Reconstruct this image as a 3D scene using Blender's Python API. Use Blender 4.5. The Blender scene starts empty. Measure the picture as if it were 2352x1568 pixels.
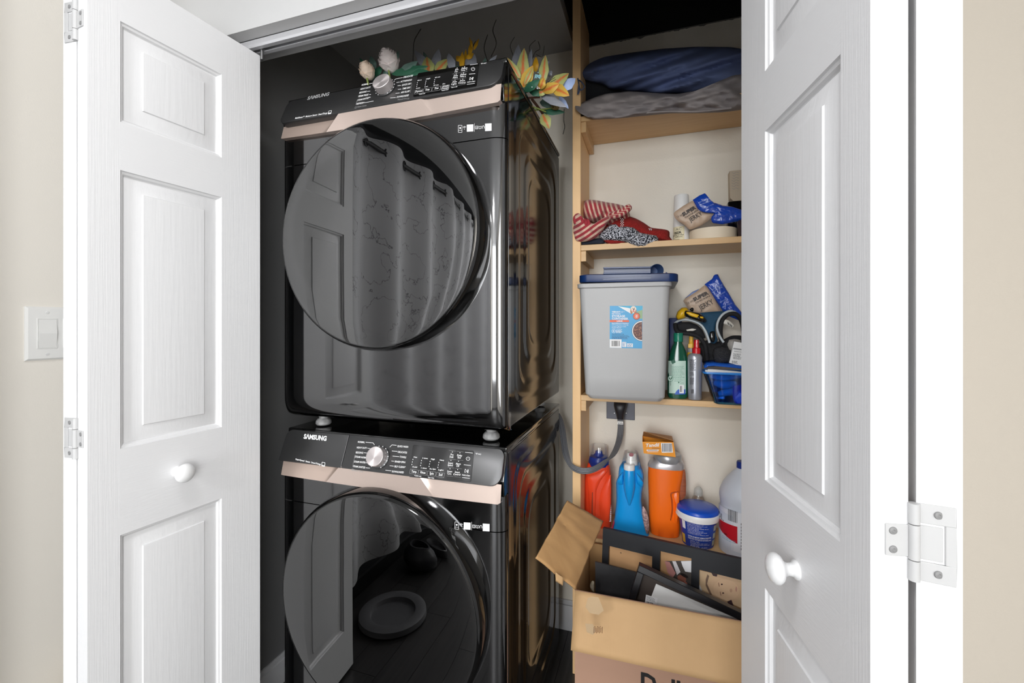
import bpy, bmesh, math, random
from mathutils import Vector, Matrix, noise as mnoise
random.seed(7)
SC = bpy.context.scene
COL = SC.collection
V = Vector

# ---------------------------------------------------------------- camera, world, lights, exposure
FPX, CX, HY, CAMH, TH = 1000.0, 1176.0, 745.0, 1.29, math.radians(18)
CT, ST = math.cos(TH), math.sin(TH)
cam = bpy.data.cameras.new('camera')
cam.sensor_width = 36.0
cam.lens = 36.0 * FPX / 2352.0
cam.shift_y = (HY - 784.0) / 2352.0
cam.clip_start = 0.02
camo = bpy.data.objects.new('camera', cam)
COL.objects.link(camo)
camo.location = (0, 0, CAMH)
camo.rotation_euler = (math.pi / 2, 0, TH)
SC.camera = camo

world = bpy.data.worlds.new('world')
SC.world = world
world.use_nodes = True
world.node_tree.nodes['Background'].inputs[0].default_value = (1, 1, 1, 1)
world.node_tree.nodes['Background'].inputs[1].default_value = 0.25
SC.view_settings.view_transform = 'Standard'
SC.view_settings.look = 'None'
SC.view_settings.gamma = 1.0
SC.view_settings.use_curve_mapping = False
SC.view_settings.exposure = 0.13

def area(name, loc, rot, sx, sy, power, col=(1, 1, 1), shape='RECTANGLE'):
    l = bpy.data.lights.new(name, 'AREA')
    l.shape = shape
    l.size = sx
    l.size_y = sy
    l.energy = power
    l.color = col
    o = bpy.data.objects.new(name, l)
    COL.objects.link(o)
    o.location = loc
    o.rotation_euler = rot
    return o
area('window_light', (1.085, -1.75, 1.40), (math.pi / 2, 0, math.pi / 2), 1.6, 1.6, 60, (0.95, 0.975, 1.0))
area('rear_fill', (-0.40, -4.10, 1.45), (math.pi / 2, 0, 0), 1.5, 1.9, 92, (0.95, 0.975, 1.0))  # added fill from behind the camera, lifts the closet interior
area('ceiling_lamp_light', (-0.55, -2.15, 2.41), (0, 0, 0), 0.36, 0.36, 50, (0.99, 0.985, 1.0), 'DISK')
area('side_wall_fill', (-0.42, 0.02, 2.42), (0, 0, 0), 0.30, 0.30, 6.5, (0.99, 0.985, 1.0), 'DISK')  # added fill overhead, brightens the side walls and left door

# ---------------------------------------------------------------- helpers
def ray(px, py):
    u = (px - CX) / FPX
    return V((u * CT - ST, u * ST + CT, (HY - py) / FPX))
def at(px, py, Y):                       # the point of the plane Y = const seen at this pixel of the photograph
    r = ray(px, py)
    t = Y / r.y
    return V((r.x * t, Y, CAMH + r.z * t))
class Plane:
    def __init__(s, p, n):
        s.p, s.n = V(p), V(n).normalized()
    def hit(s, px, py, off=0.0):
        r = ray(px, py)
        t = (s.p - V((0, 0, CAMH))).dot(s.n) / r.dot(s.n)
        return V((0, 0, CAMH)) + r * t + s.n * off
def S(r, g, b):                          # sRGB 0-255 -> linear
    f = lambda c: (c / 255 / 12.92) if c <= 10 else ((c / 255 + 0.055) / 1.055) ** 2.4
    return (f(r), f(g), f(b), 1.0)

def mat(name, col, rough=0.5, metal=0.0, spec=0.5, ior=None, bump=None, var=None, trans=0.0, alpha=1.0, coat=0.0, aniso=0.0, sheen=0.0):
    """bump=(scale xyz, strength, distance[, detail]); var=(scale xyz, second colour, amount)"""
    m = bpy.data.materials.new(name)
    m.use_nodes = True
    nt = m.node_tree
    b = nt.nodes['Principled BSDF']
    b.inputs['Base Color'].default_value = col
    b.inputs['Roughness'].default_value = rough
    b.inputs['Metallic'].default_value = metal
    b.inputs['Specular IOR Level'].default_value = spec
    if ior: b.inputs['IOR'].default_value = ior
    b.inputs['Transmission Weight'].default_value = trans
    b.inputs['Alpha'].default_value = alpha
    b.inputs['Coat Weight'].default_value = coat
    b.inputs['Coat Roughness'].default_value = 0.06
    if sheen: b.inputs['Sheen Weight'].default_value = sheen
    if bump or var:
        tc = nt.nodes.new('ShaderNodeTexCoord')
    if bump:
        mp = nt.nodes.new('ShaderNodeMapping'); nz = nt.nodes.new('ShaderNodeTexNoise'); bp = nt.nodes.new('ShaderNodeBump')
        mp.inputs['Scale'].default_value = bump[0]
        nz.inputs['Scale'].default_value = 1.0
        nz.inputs['Detail'].default_value = bump[3] if len(bump) > 3 else 3.0
        bp.inputs['Strength'].default_value = bump[1]
        bp.inputs['Distance'].default_value = bump[2]
        nt.links.new(tc.outputs['Object'], mp.inputs['Vector']); nt.links.new(mp.outputs[0], nz.inputs['Vector'])
        nt.links.new(nz.outputs['Fac'], bp.inputs['Height']); nt.links.new(bp.outputs[0], b.inputs['Normal'])
    if var:
        mp2 = nt.nodes.new('ShaderNodeMapping'); nz2 = nt.nodes.new('ShaderNodeTexNoise'); rp = nt.nodes.new('ShaderNodeValToRGB'); mx = nt.nodes.new('ShaderNodeMix')
        mp2.inputs['Scale'].default_value = var[0]
        nz2.inputs['Scale'].default_value = 1.0
        nz2.inputs['Detail'].default_value = 4.0
        rp.color_ramp.elements[0].position = 0.35; rp.color_ramp.elements[1].position = 0.65
        mx.data_type = 'RGBA'
        mx.inputs[6].default_value = col; mx.inputs[7].default_value = var[1]
        mul = nt.nodes.new('ShaderNodeMath'); mul.operation = 'MULTIPLY'; mul.inputs[1].default_value = var[2]
        nt.links.new(tc.outputs['Object'], mp2.inputs['Vector']); nt.links.new(mp2.outputs[0], nz2.inputs['Vector'])
        nt.links.new(nz2.outputs['Fac'], rp.inputs[0]); nt.links.new(rp.outputs[0], mul.inputs[0]); nt.links.new(mul.outputs[0], mx.inputs[0])
        nt.links.new(mx.outputs[2], b.inputs['Base Color'])
    return m

def glassmat(name, tint, gloss=0.16, rough=0.0, gcol=(1, 1, 1, 1), gmax=1.0):
    """thin pane: part mirror, part tinted see-through"""
    m = bpy.data.materials.new(name); m.use_nodes = True
    nt = m.node_tree; nt.nodes.clear()
    out = nt.nodes.new('ShaderNodeOutputMaterial'); mx = nt.nodes.new('ShaderNodeMixShader')
    tr = nt.nodes.new('ShaderNodeBsdfTransparent'); gl = nt.nodes.new('ShaderNodeBsdfGlossy'); lw = nt.nodes.new('ShaderNodeFresnel')
    mr = nt.nodes.new('ShaderNodeMapRange')
    tr.inputs[0].default_value = tint; gl.inputs['Color'].default_value = gcol; gl.inputs['Roughness'].default_value = rough
    lw.inputs['IOR'].default_value = 1.5
    mr.inputs['From Min'].default_value = 0.04; mr.inputs['From Max'].default_value = 1.0
    mr.inputs['To Min'].default_value = gloss; mr.inputs['To Max'].default_value = gmax
    nt.links.new(lw.outputs[0], mr.inputs['Value']); nt.links.new(mr.outputs[0], mx.inputs[0])
    nt.links.new(tr.outputs[0], mx.inputs[1]); nt.links.new(gl.outputs[0], mx.inputs[2])
    nt.links.new(mx.outputs[0], out.inputs[0])
    return m

ORIGIN = {}
def props(o, label=None, cat=None, group=None, kind=None):
    if label: o['label'] = label
    if cat: o['category'] = cat
    if group: o['group'] = group
    if kind: o['kind'] = kind
    return o
def root(name, loc, label, cat, group=None):
    o = bpy.data.objects.new(name, None)
    o.empty_display_size = 0.02
    COL.objects.link(o)
    o.location = loc
    ORIGIN[o.name] = V(loc)
    return props(o, label, cat, group)

class MB:
    def __init__(s): s.v, s.f, s.uv = [], [], {}
    def add(s, vs, fs, uvs=None):
        n = len(s.v)
        s.v += [V(p) for p in vs]
        for i, f in enumerate(fs):
            if uvs: s.uv[len(s.f)] = [uvs[k] for k in f]
            s.f.append(tuple(n + k for k in f))
        return s
    def box(s, x0, x1, y0, y1, z0, z1, M=None):
        p = [V((x, y, z)) for z in (z0, z1) for y in (y0, y1) for x in (x0, x1)]
        if M is not None: p = [M @ q for q in p]
        return s.add(p, [(0, 2, 3, 1), (4, 5, 7, 6), (0, 1, 5, 4), (2, 6, 7, 3), (0, 4, 6, 2), (1, 3, 7, 5)])
    def quad(s, a, b, c, d): return s.add([a, b, c, d], [(0, 1, 2, 3)])
    def poly(s, pts, thick):                # flat polygon with thickness vector
        t = V(thick); n = len(pts)
        s.add([V(p) for p in pts] + [V(p) + t for p in pts],
              [tuple(range(n)), tuple(range(2 * n - 1, n - 1, -1))] + [(i, n + i, n + (i + 1) % n, (i + 1) % n) for i in range(n)])
        return s
    def loft(s, rings, cap=True, closed=True, uv=False):
        m = len(rings[0]); n = len(rings)
        vs = [p for r in rings for p in r]
        fs = []
        for i in range(n - 1):
            for j in range(m if closed else m - 1):
                k = (j + 1) % m
                fs.append((i * m + j, i * m + k, (i + 1) * m + k, (i + 1) * m + j))
        uvs = [(j / (m - 1), i / (n - 1)) for i in range(n) for j in range(m)] if uv else None
        if cap and closed:
            fs += [tuple(range(m - 1, -1, -1)), tuple(range((n - 1) * m, n * m))]
        return s.add(vs, fs, uvs)
    def tube(s, path, r, n=8, cap=True, closed=False, uv=False):
        P = [V(p) for p in path]; L = len(P)
        rings = []; up = None
        for i, p in enumerate(P):
            if closed: d = P[(i + 1) % L] - P[i - 1]
            else: d = P[min(i + 1, L - 1)] - P[max(i - 1, 0)]
            d.normalize()
            if up is None: up = V((0, 0, 1)) if abs(d.z) < 0.9 else V((0, 1, 0))
            a = d.cross(up)
            if a.length < 1e-4: a = d.cross(V((1, 0.3, 0)))
            a.normalize(); b = a.cross(d).normalized(); up = b
            rr = r[i] if isinstance(r, (list, tuple)) else r
            rings.append([p + (a * math.cos(t) + b * math.sin(t)) * rr for t in [2 * math.pi * k / n for k in range(n)]])
        if closed: rings.append(rings[0]); cap = False
        return s.loft(rings, cap, uv=uv)
    def lathe(s, prof, c, axis=(0, 0, 1), n=32, sx=1.0, sy=1.0, cap=True):
        ax = V(axis).normalized(); q = ax.to_track_quat('Z', 'Y').to_matrix(); c = V(c)
        if abs(ax.z) > 0.999: q = Matrix.Identity(3) if ax.z > 0 else Matrix.Diagonal((1, -1, -1))
        rings = [[c + q @ V((r * sx * math.cos(2 * math.pi * k / n), r * sy * math.sin(2 * math.pi * k / n), z)) for k in range(n)] for r, z in prof]
        return s.loft(rings, cap)
    def grid(s, fn, nu, nv, keep=None, uv=True):
        vs, uvs, fs = [], [], []
        for j in range(nv + 1):
            for i in range(nu + 1):
                u, w = i / nu, j / nv
                vs.append(fn(u, w)); uvs.append((u, w))
        for j in range(nv):
            for i in range(nu):
                if keep and not keep((i + .5) / nu, (j + .5) / nv): continue
                a = j * (nu + 1) + i
                fs.append((a, a + 1, a + nu + 2, a + nu + 1))
        return s.add(vs, fs, uvs if uv else None)
    def mesh(s, name, mt, off):
        me = bpy.data.meshes.new(name)
        me.from_pydata([p - off for p in s.v], [], s.f)
        if s.uv:
            l = me.uv_layers.new(name='UVMap')
            k = 0
            for i, f in enumerate(s.f):
                u = s.uv.get(i)
                for q in range(len(f)):
                    l.data[k].uv = u[q] if u else (0, 0)
                    k += 1
        me.materials.append(mt)
        return me
    def done(s, name, mt, parent=None, smooth=35, bevel=0, bseg=2, loc=None, recalc=True, label=None, cat=None, group=None, kind=None, subsurf=0, merge=True):
        if parent is not None: off = ORIGIN[parent.name]
        else:
            if loc is None:
                xs = [p.x for p in s.v]; ys = [p.y for p in s.v]; zs = [p.z for p in s.v]
                loc = V(((min(xs) + max(xs)) / 2, (min(ys) + max(ys)) / 2, min(zs)))
            off = V(loc)
        me = s.mesh(name, mt, off)
        if recalc or bevel or merge:
            bm = bmesh.new(); bm.from_mesh(me)
            if merge: bmesh.ops.remove_doubles(bm, verts=bm.verts, dist=1e-6)
            if recalc: bmesh.ops.recalc_face_normals(bm, faces=bm.faces)
            if bevel:
                es = [e for e in bm.edges if len(e.link_faces) == 2 and e.calc_face_angle(0) > 0.6]
                bmesh.ops.bevel(bm, geom=es, offset=bevel, segments=bseg, profile=0.5, affect='EDGES', clamp_overlap=True)
            bm.to_mesh(me); bm.free()
        if smooth:
            me.polygons.foreach_set('use_smooth', [True] * len(me.polygons))
            me.set_sharp_from_angle(angle=math.radians(smooth))
        o = bpy.data.objects.new(name, me)
        COL.objects.link(o)
        if parent is not None:
            o.parent = parent
            ORIGIN[o.name] = off
        else:
            o.location = off
            ORIGIN[o.name] = off
        if subsurf:
            md = o.modifiers.new('subdivision', 'SUBSURF'); md.levels = subsurf; md.render_levels = subsurf
        return props(o, label, cat, group, kind)

def copy_tree(o, delta, parent=None, new=None):
    c = o.copy(); COL.objects.link(c)
    if parent is not None: c.parent = parent
    else: c.location = V(o.location) + V(delta)
    ORIGIN[c.name] = ORIGIN[o.name] + V(delta)
    for ch in [q for q in bpy.data.objects if q.parent == o]:
        copy_tree(ch, delta, c)
    return c

# ---- text: every glyph outline becomes a thin flat print on its surface
_TXT = {}
def glyphs(t, bold):
    k = (t, bold)
    if k not in _TXT:
        cu = bpy.data.curves.new('print', 'FONT'); cu.body = t; cu.size = 1.0; cu.resolution_u = 2; cu.offset = bold; cu.fill_mode = 'FRONT'
        o = bpy.data.objects.new('print', cu)
        me = bpy.data.meshes.new_from_object(o)
        vs = [V(v.co) for v in me.vertices]; fs = [tuple(p.vertices) for p in me.polygons]
        w = max([v.x for v in vs] or [0.001]); x0 = min([v.x for v in vs] or [0])
        _TXT[k] = ([V((v.x - x0, v.y, 0)) for v in vs], fs, w - x0)
        bpy.data.objects.remove(o); bpy.data.curves.remove(cu); bpy.data.meshes.remove(me)
    return _TXT[k]
def text(mb, t, P0, P1, up, bold=0.0, spread=None):
    """t set from P0 to P1 (baseline ends), capital height |up|"""
    vs, fs, w = glyphs(t, bold)
    P0, P1, up = V(P0), V(P1), V(up)
    X = (P1 - P0) / w; Yv = up / 0.70
    if spread: pts = [spread(v.x / w, v.y / 0.70) for v in vs]
    else: pts = [P0 + X * v.x + Yv * v.y for v in vs]
    mb.add(pts, fs)
def ptext(mb, t, pl, a, b, h, off=0.0006, bold=0.0, up=None):
    """text on a plane, baseline given in pixels of the photograph, h = capital height in pixels"""
    P0, P1 = pl.hit(*a, off), pl.hit(*b, off)
    if up is None: U = pl.hit(a[0], a[1] - h, off) - P0
    else: U = pl.hit(a[0] + up[0], a[1] + up[1], off) - P0
    text(mb, t, P0, P1, U, bold)
def pquad(mb, pl, pts, off=0.0006):
    mb.add([pl.hit(*p, off) for p in pts], [tuple(range(len(pts)))])
def pline(mb, pl, pts, w=0.7, off=0.0006):
    for a, b in zip(pts[:-1], pts[1:]):
        dx, dy = b[0] - a[0], b[1] - a[1]; l = math.hypot(dx, dy) or 1
        nx, ny = -dy / l * w / 2, dx / l * w / 2
        pquad(mb, pl, [(a[0] + nx, a[1] + ny), (b[0] + nx, b[1] + ny), (b[0] - nx, b[1] - ny), (a[0] - nx, a[1] - ny)], off)
def pfill(mb, pl, c, r, off=0.0006, n=20, ry=None):
    mb.add([pl.hit(c[0] + r * math.cos(2 * math.pi * k / n), c[1] + (ry or r) * math.sin(2 * math.pi * k / n), off) for k in range(n)], [tuple(range(n))])
def barcode(mb, pl, x0, y0, x1, y1, off=0.0008, sl=0.0):
    x = x0
    while x < x1 - 0.5:
        w = random.choice((0.5, 0.8, 1.2))
        pquad(mb, pl, [(x, y0 + sl * (x - x0)), (x + w, y0 + sl * (x - x0)), (x + w, y1 + sl * (x - x0)), (x, y1 + sl * (x - x0))], off)
        x += w + random.choice((0.5, 0.8, 1.1))

def fillines(mb, pl, x0, y0, x1, dy, n, h=1.0, off=0.0007, sl=0.0):
    """rows of illegibly small print as short word strokes"""
    for i in range(n):
        x = x0; y = y0 + i * dy
        xe = x1 - random.random() * (x1 - x0) * 0.25
        while x < xe:
            w = 1.2 + random.random() * 4
            w = min(w, xe - x + 0.3)
            pquad(mb, pl, [(x, y + sl * (x - x0)), (x + w, y + sl * (x + w - x0)), (x + w, y + h + sl * (x + w - x0)), (x, y + h + sl * (x - x0))], off)
            x += w + 0.8

def sring(c, rx, ry, n=32, e=2.0, rot=0.0):      # superellipse ring, horizontal
    out = []
    for k in range(n):
        t = 2 * math.pi * k / n
        a, b = math.cos(t), math.sin(t)
        x = math.copysign(abs(a) ** (2 / e), a) * rx; y = math.copysign(abs(b) ** (2 / e), b) * ry
        out.append(V((c[0] + x * math.cos(rot) - y * math.sin(rot), c[1] + x * math.sin(rot) + y * math.cos(rot), c[2])))
    return out
def pxloft(mb, rows, Y, depth, e=2.0, n=32, cap=True, zmin=-9):
    """rows of (pixel y, pixel left, pixel right[, depth factor]) at distance plane Y -> horizontal sections of a bottle"""
    rings = []
    for r in rows:
        a, b = at(r[1], r[0], Y), at(r[2], r[0], Y)
        d = depth if len(r) < 4 else depth * r[3]
        rings.append(sring(((a.x + b.x) / 2, Y, max((a.z + b.z) / 2, zmin + .0005 * (1 + len(rings)))), (b.x - a.x) / 2, d if d > 0 else (b.x - a.x) / 2, n, e))
    mb.loft(rings, cap)
    return rings
def pxlathe(mb, cxp, rows, Y, n=32, cap=True, zmin=-9):
    rings = []
    for py, hw in rows:
        a, b = at(cxp - hw, py, Y), at(cxp + hw, py, Y)
        r = (b.x - a.x) / 2
        rings.append(sring(((a.x + b.x) / 2, Y, max((a.z + b.z) / 2, zmin + .0005 * (1 + len(rings)))), r, r, n))
    mb.loft(rings, cap)
def resample(poly, n):
    P = [V((p[0], p[1], 0)) for p in poly]; L = len(P)
    seg = [(P[(i + 1) % L] - P[i]).length for i in range(L)]; T = sum(seg)
    out = []; i = 0; acc = 0
    for k in range(n):
        d = T * k / n
        while acc + seg[i] < d: acc += seg[i]; i += 1
        out.append(P[i].lerp(P[(i + 1) % L], (d - acc) / max(seg[i], 1e-9)))
    return out
def relief(mb, poly, Y, bulge, amp=0.0, fs=0.03, back=0.006, n=72, K=12, seed=0, pw=2.0, cen=None, yfn=None, edge=0.0, smooth=1):
    """a soft bulging body whose outline is given in pixels, standing at distance Y with real thickness"""
    O = resample(poly, n)
    for _ in range(smooth): O = [(O[i - 1] + O[i] * 2 + O[(i + 1) % n]) / 4 for i in range(n)]
    c = V((cen[0], cen[1], 0)) if cen else sum(O, V((0, 0, 0))) / n
    rings, uvs = [], []
    for side in (0, 1):
        ks = [i / K for i in range(K + 1)] if side == 0 else [1 - i / 3 for i in range(1, 4)]
        for k in ks:
            ring = []
            for o in O:
                p = c.lerp(o, max(k, 0.004))
                q = (1 - k ** pw) ** (1 / pw)
                if side == 0:
                    nn = mnoise.noise(V((p.x * fs, p.y * fs, seed))) + 0.5 * mnoise.noise(V((p.x * fs * 2.3, p.y * fs * 2.3, seed + 9)))
                    y = Y - bulge * q + amp * nn * min(1, (1 - k) * 4 + edge)
                else: y = Y + back * q
                if yfn: y += yfn(p.x, p.y)
                ring.append(at(p.x, p.y, y)); uvs.append((p.x / 100, p.y / 100))
            rings.append(ring)
    m = n; vs = [p for r in rings for p in r]; fs_ = []
    for i in range(len(rings) - 1):
        for j in range(m):
            fs_.append((i * m + j, i * m + (j + 1) % m, (i + 1) * m + (j + 1) % m, (i + 1) * m + j))
    mb.add(vs, fs_, uvs)
def pxtube(mb, pts, r, n=8, sub=6, uv=False):
    """tube through (px, py, Y) points, smoothed"""
    P = [at(*p) for p in pts]
    mb.tube(spline(P, sub), r, n, uv=uv)
def spline(P, sub=6):
    out = []
    for i in range(len(P) - 1):
        a, b, c, d = P[max(i - 1, 0)], P[i], P[i + 1], P[min(i + 2, len(P) - 1)]
        for k in range(sub):
            t = k / sub
            out.append(0.5 * ((2 * b) + (c - a) * t + (2 * a - 5 * b + 4 * c - d) * t * t + (3 * b - a - 3 * c + d) * t ** 3))
    out.append(P[-1])
    return out
# ---------------------------------------------------------------- materials
WOODBUMP = lambda sx, sy, sz: ((sx, sy, sz), 0.22, 0.002, 4)
M = {}
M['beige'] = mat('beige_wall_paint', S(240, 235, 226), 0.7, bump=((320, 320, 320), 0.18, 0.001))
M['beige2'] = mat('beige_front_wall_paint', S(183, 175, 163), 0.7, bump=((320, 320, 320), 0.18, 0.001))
M['white_wall'] = mat('white_wall_paint', S(190, 190, 190), 0.7, bump=((320, 320, 320), 0.12, 0.001))
M['closet_dark'] = mat('shaded_closet_paint', S(128, 128, 128), 0.38, bump=((200, 200, 200), 0.1, 0.001))  # closet greige darkened, shade is put into the left wall's colour
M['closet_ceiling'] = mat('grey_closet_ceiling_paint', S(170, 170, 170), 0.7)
M['void'] = mat('void_shade_black', S(22, 22, 22), 0.9)
M['closet_back'] = mat('greige_closet_paint', S(238, 231, 217), 0.55, bump=((260, 260, 260), 0.35, 0.0015), var=((5, 5, 5), S(232, 227, 216), 0.5))
M['trim'] = mat('white_trim_paint', S(210, 210, 212), 0.4)
M['stile'] = mat('white_door_paint_vertical_grain', S(224, 224, 225), 0.42, bump=((340, 340, 7), 0.26, 0.0011, 5))
M['rail'] = mat('white_door_paint_horizontal_grain', S(224, 224, 225), 0.42, bump=((340, 9, 340), 0.26, 0.0011, 5))
M['panelw'] = mat('white_door_paint_panel_grain', S(224, 224, 225), 0.42, bump=((210, 120, 6), 0.40, 0.0011, 6))
M['white_metal'] = mat('white_painted_metal', S(232, 232, 232), 0.35)
M['hinge'] = mat('grey_white_hinge_paint', S(184, 184, 184), 0.4)
M['steel'] = mat('grey_steel', S(150, 150, 150), 0.3, 0.9)
M['track'] = mat('satin_track_metal', S(205, 205, 208), 0.32, 0.35)
M['plank'] = mat('dark_vinyl_plank', S(40, 39, 39), 0.36, bump=((140, 4, 140), 0.15, 0.001), var=((90, 3, 90), S(66, 64, 62), 0.55))
M['shadow_gap'] = mat('dark_seam', S(18, 18, 18), 0.8)
M['black_steel'] = mat('black_stainless_brushed', (0.150, 0.150, 0.152, 1), 0.065, 1.0, bump=((6, 900, 900), 0.010, 0.0006, 2))
M['gloss_black'] = mat('gloss_black_plastic', S(8, 8, 8), 0.09, 0.0, 0.6, coat=0.5)
M['side_black'] = mat('gloss_black_cabinet', S(14, 13, 13), 0.12, 0.0, 0.34, ior=1.5)
M['panel_black'] = mat('satin_black_panel', (0.075, 0.075, 0.076, 1), 0.34, 0.75, bump=((30, 900, 900), 0.03, 0.0005))
M['display'] = mat('gloss_display_black', S(10, 10, 10), 0.06, 0.0, 0.6, ior=1.75)
M['rose'] = mat('rose_gold_trim', S(206, 188, 178), 0.30, 0.55)
M['rose2'] = mat('rose_gold_trim_shaded', S(196, 176, 164), 0.33, 0.55)  # darker copy of the trim, recess shade is in its colour
M['chrome_knob'] = mat('spun_knob_metal', S(196, 190, 190), 0.24, 1.0)
M['drum'] = mat('drum_steel', S(40, 40, 42), 0.35, 0.6)
M['glass_door'] = glassmat('tinted_appliance_glass', (0.18, 0.18, 0.185, 1), 0.135)
M['print_white'] = mat('white_print', S(240, 240, 240), 0.5)
M['print_grey'] = mat('grey_print', S(150, 150, 150), 0.5)
M['print_black'] = mat('black_print', S(22, 20, 20), 0.6)
M['foot'] = mat('grey_rubber_foot', S(150, 150, 150), 0.45, var=((60, 60, 60), S(95, 95, 95), 0.7))
M['pine'] = mat('tan_shelf_wood', S(222, 184, 134), 0.45, bump=((3, 60, 60), 0.08, 0.001), var=((4, 70, 70), S(206, 164, 112), 0.5))
M['pinev'] = mat('tan_board_wood', S(246, 204, 150), 0.5, bump=((60, 60, 3), 0.08, 0.001), var=((70, 70, 3), S(236, 192, 136), 0.5))
M['screwm'] = mat('painted_screw', S(128, 128, 128), .4)
M['black'] = mat('matte_black', S(16, 16, 17), 0.6)
M['white_plastic'] = mat('white_plastic', S(238, 238, 236), 0.35)
M['clear'] = glassmat('clear_plastic', (0.95, 0.95, 0.95, 1), 0.06, gmax=.45)

def struct(mb, name, m, parent=None, **k):
    return mb.done(name, m, parent, smooth=0, kind='structure' if parent is None else None, **k)

# ---------------------------------------------------------------- room shell
LX, RX, FY0, FY1, HEAD, CEIL, RY = -1.34, 1.10, 0.884, 1.004, 2.074, 2.45, -4.2
CLX, CRX, CBY = -1.28, 0.42, 1.83          # closet inside
JL, JR = -1.215, 0.40                        # opening jambs
struct(MB().box(-1.6, 1.3, -4.4, 2.0, -0.09, -0.016), 'floor', M['shadow_gap'])
FLOOR = bpy.data.objects['floor']
pw, k = 0.125, 0
x = -1.34
while x < 1.09:
    y = -4.2 - (k * 0.37) % 0.9
    x1 = min(x + pw, 1.10)
    while y < 1.83:
        y1 = min(y + 0.92, 1.83); y0 = max(y, -4.2)
        if y1 - y0 > 0.05:
            MB().box(x + .0008, x1 - .0008, y0 + .0008, y1 - .0008, -0.016, 0).done('plank', M['plank'], FLOOR, smooth=0, merge=False, recalc=False)
        y += 0.92
    x += pw; k += 1
w = MB(); w.box(LX - .1, LX, .475, FY1, 0, CEIL); w.box(LX - .1, LX, RY - .1, -2.45, 0, CEIL)
struct(w, 'wall_left', M['beige'])
w = MB(); w.box(-2.35, -2.25, -2.55, .575, 0, CEIL); w.box(-2.25, LX - .1, .475, .575, 0, CEIL); w.box(-2.25, LX - .1, -2.55, -2.45, 0, CEIL); w.box(-2.35, LX - .1, -2.55, .575, CEIL, CEIL + .08); w.box(-2.35, LX - .1, -2.55, .575, -.09, -.001)
struct(w, 'wall_alcove', mat('alcove_shade_dark', S(52, 52, 54), .8))  # unseen alcove added for dark reflections, its colour stands in for unlit space
struct(MB().box(RX, RX + .1, RY - .1, FY1, 0, CEIL), 'wall_right', M['beige'])
struct(MB().box(LX - .1, RX + .1, RY - .1, RY, 0, CEIL), 'wall_rear', M['white_wall'])
struct(MB().box(LX - .1, RX + .1, RY - .1, FY1, CEIL, CEIL + .08), 'ceiling_1', M['white_wall'])
w = MB()
w.box(LX, JL, FY0, FY1, 0, CEIL); w.box(JL, JR, FY0, FY1, HEAD, CEIL)
struct(w, 'wall_front', M['white_wall'])
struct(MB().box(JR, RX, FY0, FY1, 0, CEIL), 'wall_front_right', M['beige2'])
# closet shell
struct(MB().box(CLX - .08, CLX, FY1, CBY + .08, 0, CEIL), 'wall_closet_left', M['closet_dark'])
struct(MB().box(CRX, CRX + .08, FY1, CBY + .08, 0, CEIL + .4), 'wall_closet_right', M['closet_back'])
struct(MB().box(CLX, CRX, CBY, CBY + .08, 0, CEIL), 'wall_closet_back', M['closet_back'])
struct(MB().box(CLX - .08, -0.318, FY1, CBY + .08, CEIL, CEIL + .05), 'ceiling_2', M['closet_ceiling'])
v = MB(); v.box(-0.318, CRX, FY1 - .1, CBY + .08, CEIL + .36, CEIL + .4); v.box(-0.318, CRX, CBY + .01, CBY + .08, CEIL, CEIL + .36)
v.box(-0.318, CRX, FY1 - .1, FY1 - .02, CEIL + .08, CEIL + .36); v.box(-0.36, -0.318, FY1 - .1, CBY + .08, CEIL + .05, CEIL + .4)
struct(v, 'ceiling_3', M['void'])  # black colour stands in for the unlit space above the shelves
# torn board edge along the closet ceiling
e = MB(); N_ = 150
top_ = [V((-0.30 + .72 * k / N_, CBY - .0012, CEIL + .002)) for k in range(N_ + 1)]
low_ = [p - V((0, 0, .002 + max(0, .010 * mnoise.noise(V((p.x * 30, 3, 1))) + .005 * mnoise.noise(V((p.x * 90, 7, 1)))) + .002)) for p in top_]
e.loft([[a_, b_, b_ + V((0, .0011, 0)), a_ + V((0, .0011, 0))] for a_, b_ in zip(top_, low_)])
struct(e, 'trim_1', mat('torn_plaster_edge', S(120, 118, 112), 0.8))
# baseboards
def baseboard(name, x0, x1, y0, y1, nx, ny):
    b = MB()
    if nx: b.box(x0, x1, y0, y1, 0, .085); b.box(x0, x0 + (x1 - x0) * .6, y0, y1, .085, .105) if nx > 0 else b.box(x0 + (x1 - x0) * .4, x1, y0, y1, .085, .105)
    else: b.box(x0, x1, y0, y1, 0, .105); b.box(x0, x1, y0 + (y1 - y0) * .4, y1, .105, .125)
    b.done(name, M['trim'], kind='structure', bevel=.002, smooth=30)
baseboard('baseboard_back', CLX + .013, CRX, CBY - .013, CBY, 0, -1)
baseboard('baseboard_closet_left', CLX, CLX + .013, FY1 + .02, CBY - .0, 1, 0)
baseboard('baseboard_left', LX, LX + .013, .475, FY0, 1, 0)
baseboard('baseboard_right', RX - .013, RX, RY, FY0, -1, 0)

# bifold track under the head of the opening
tr = root('door_track', (-.39, .938, HEAD), 'white metal sliding track under the head of the closet opening', 'track')
b = MB()
prof = [(-.020, HEAD - .0), (-.020, HEAD - .016), (-.017, HEAD - .021), (-.006, HEAD - .021), (-.006, HEAD - .018), (-.016, HEAD - .017), (-.017, HEAD - .002)]
for sg in (1, -1):
    b.loft([[V((xx, .938 + sg * p[0], p[1])) for p in prof] for xx in (JL, JR)])
b.box(JL, JR, .918, .958, HEAD - .0025, HEAD - .0003)
b.done('channel', M['track'], tr, smooth=30)
b = MB(); b.lathe([(.004, -.03), (.004, 0), (.0075, 0), (.0075, .012)], (-1.036, .937, HEAD - .018), n=16)
b.done('guide_pin', M['steel'], tr)

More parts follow.
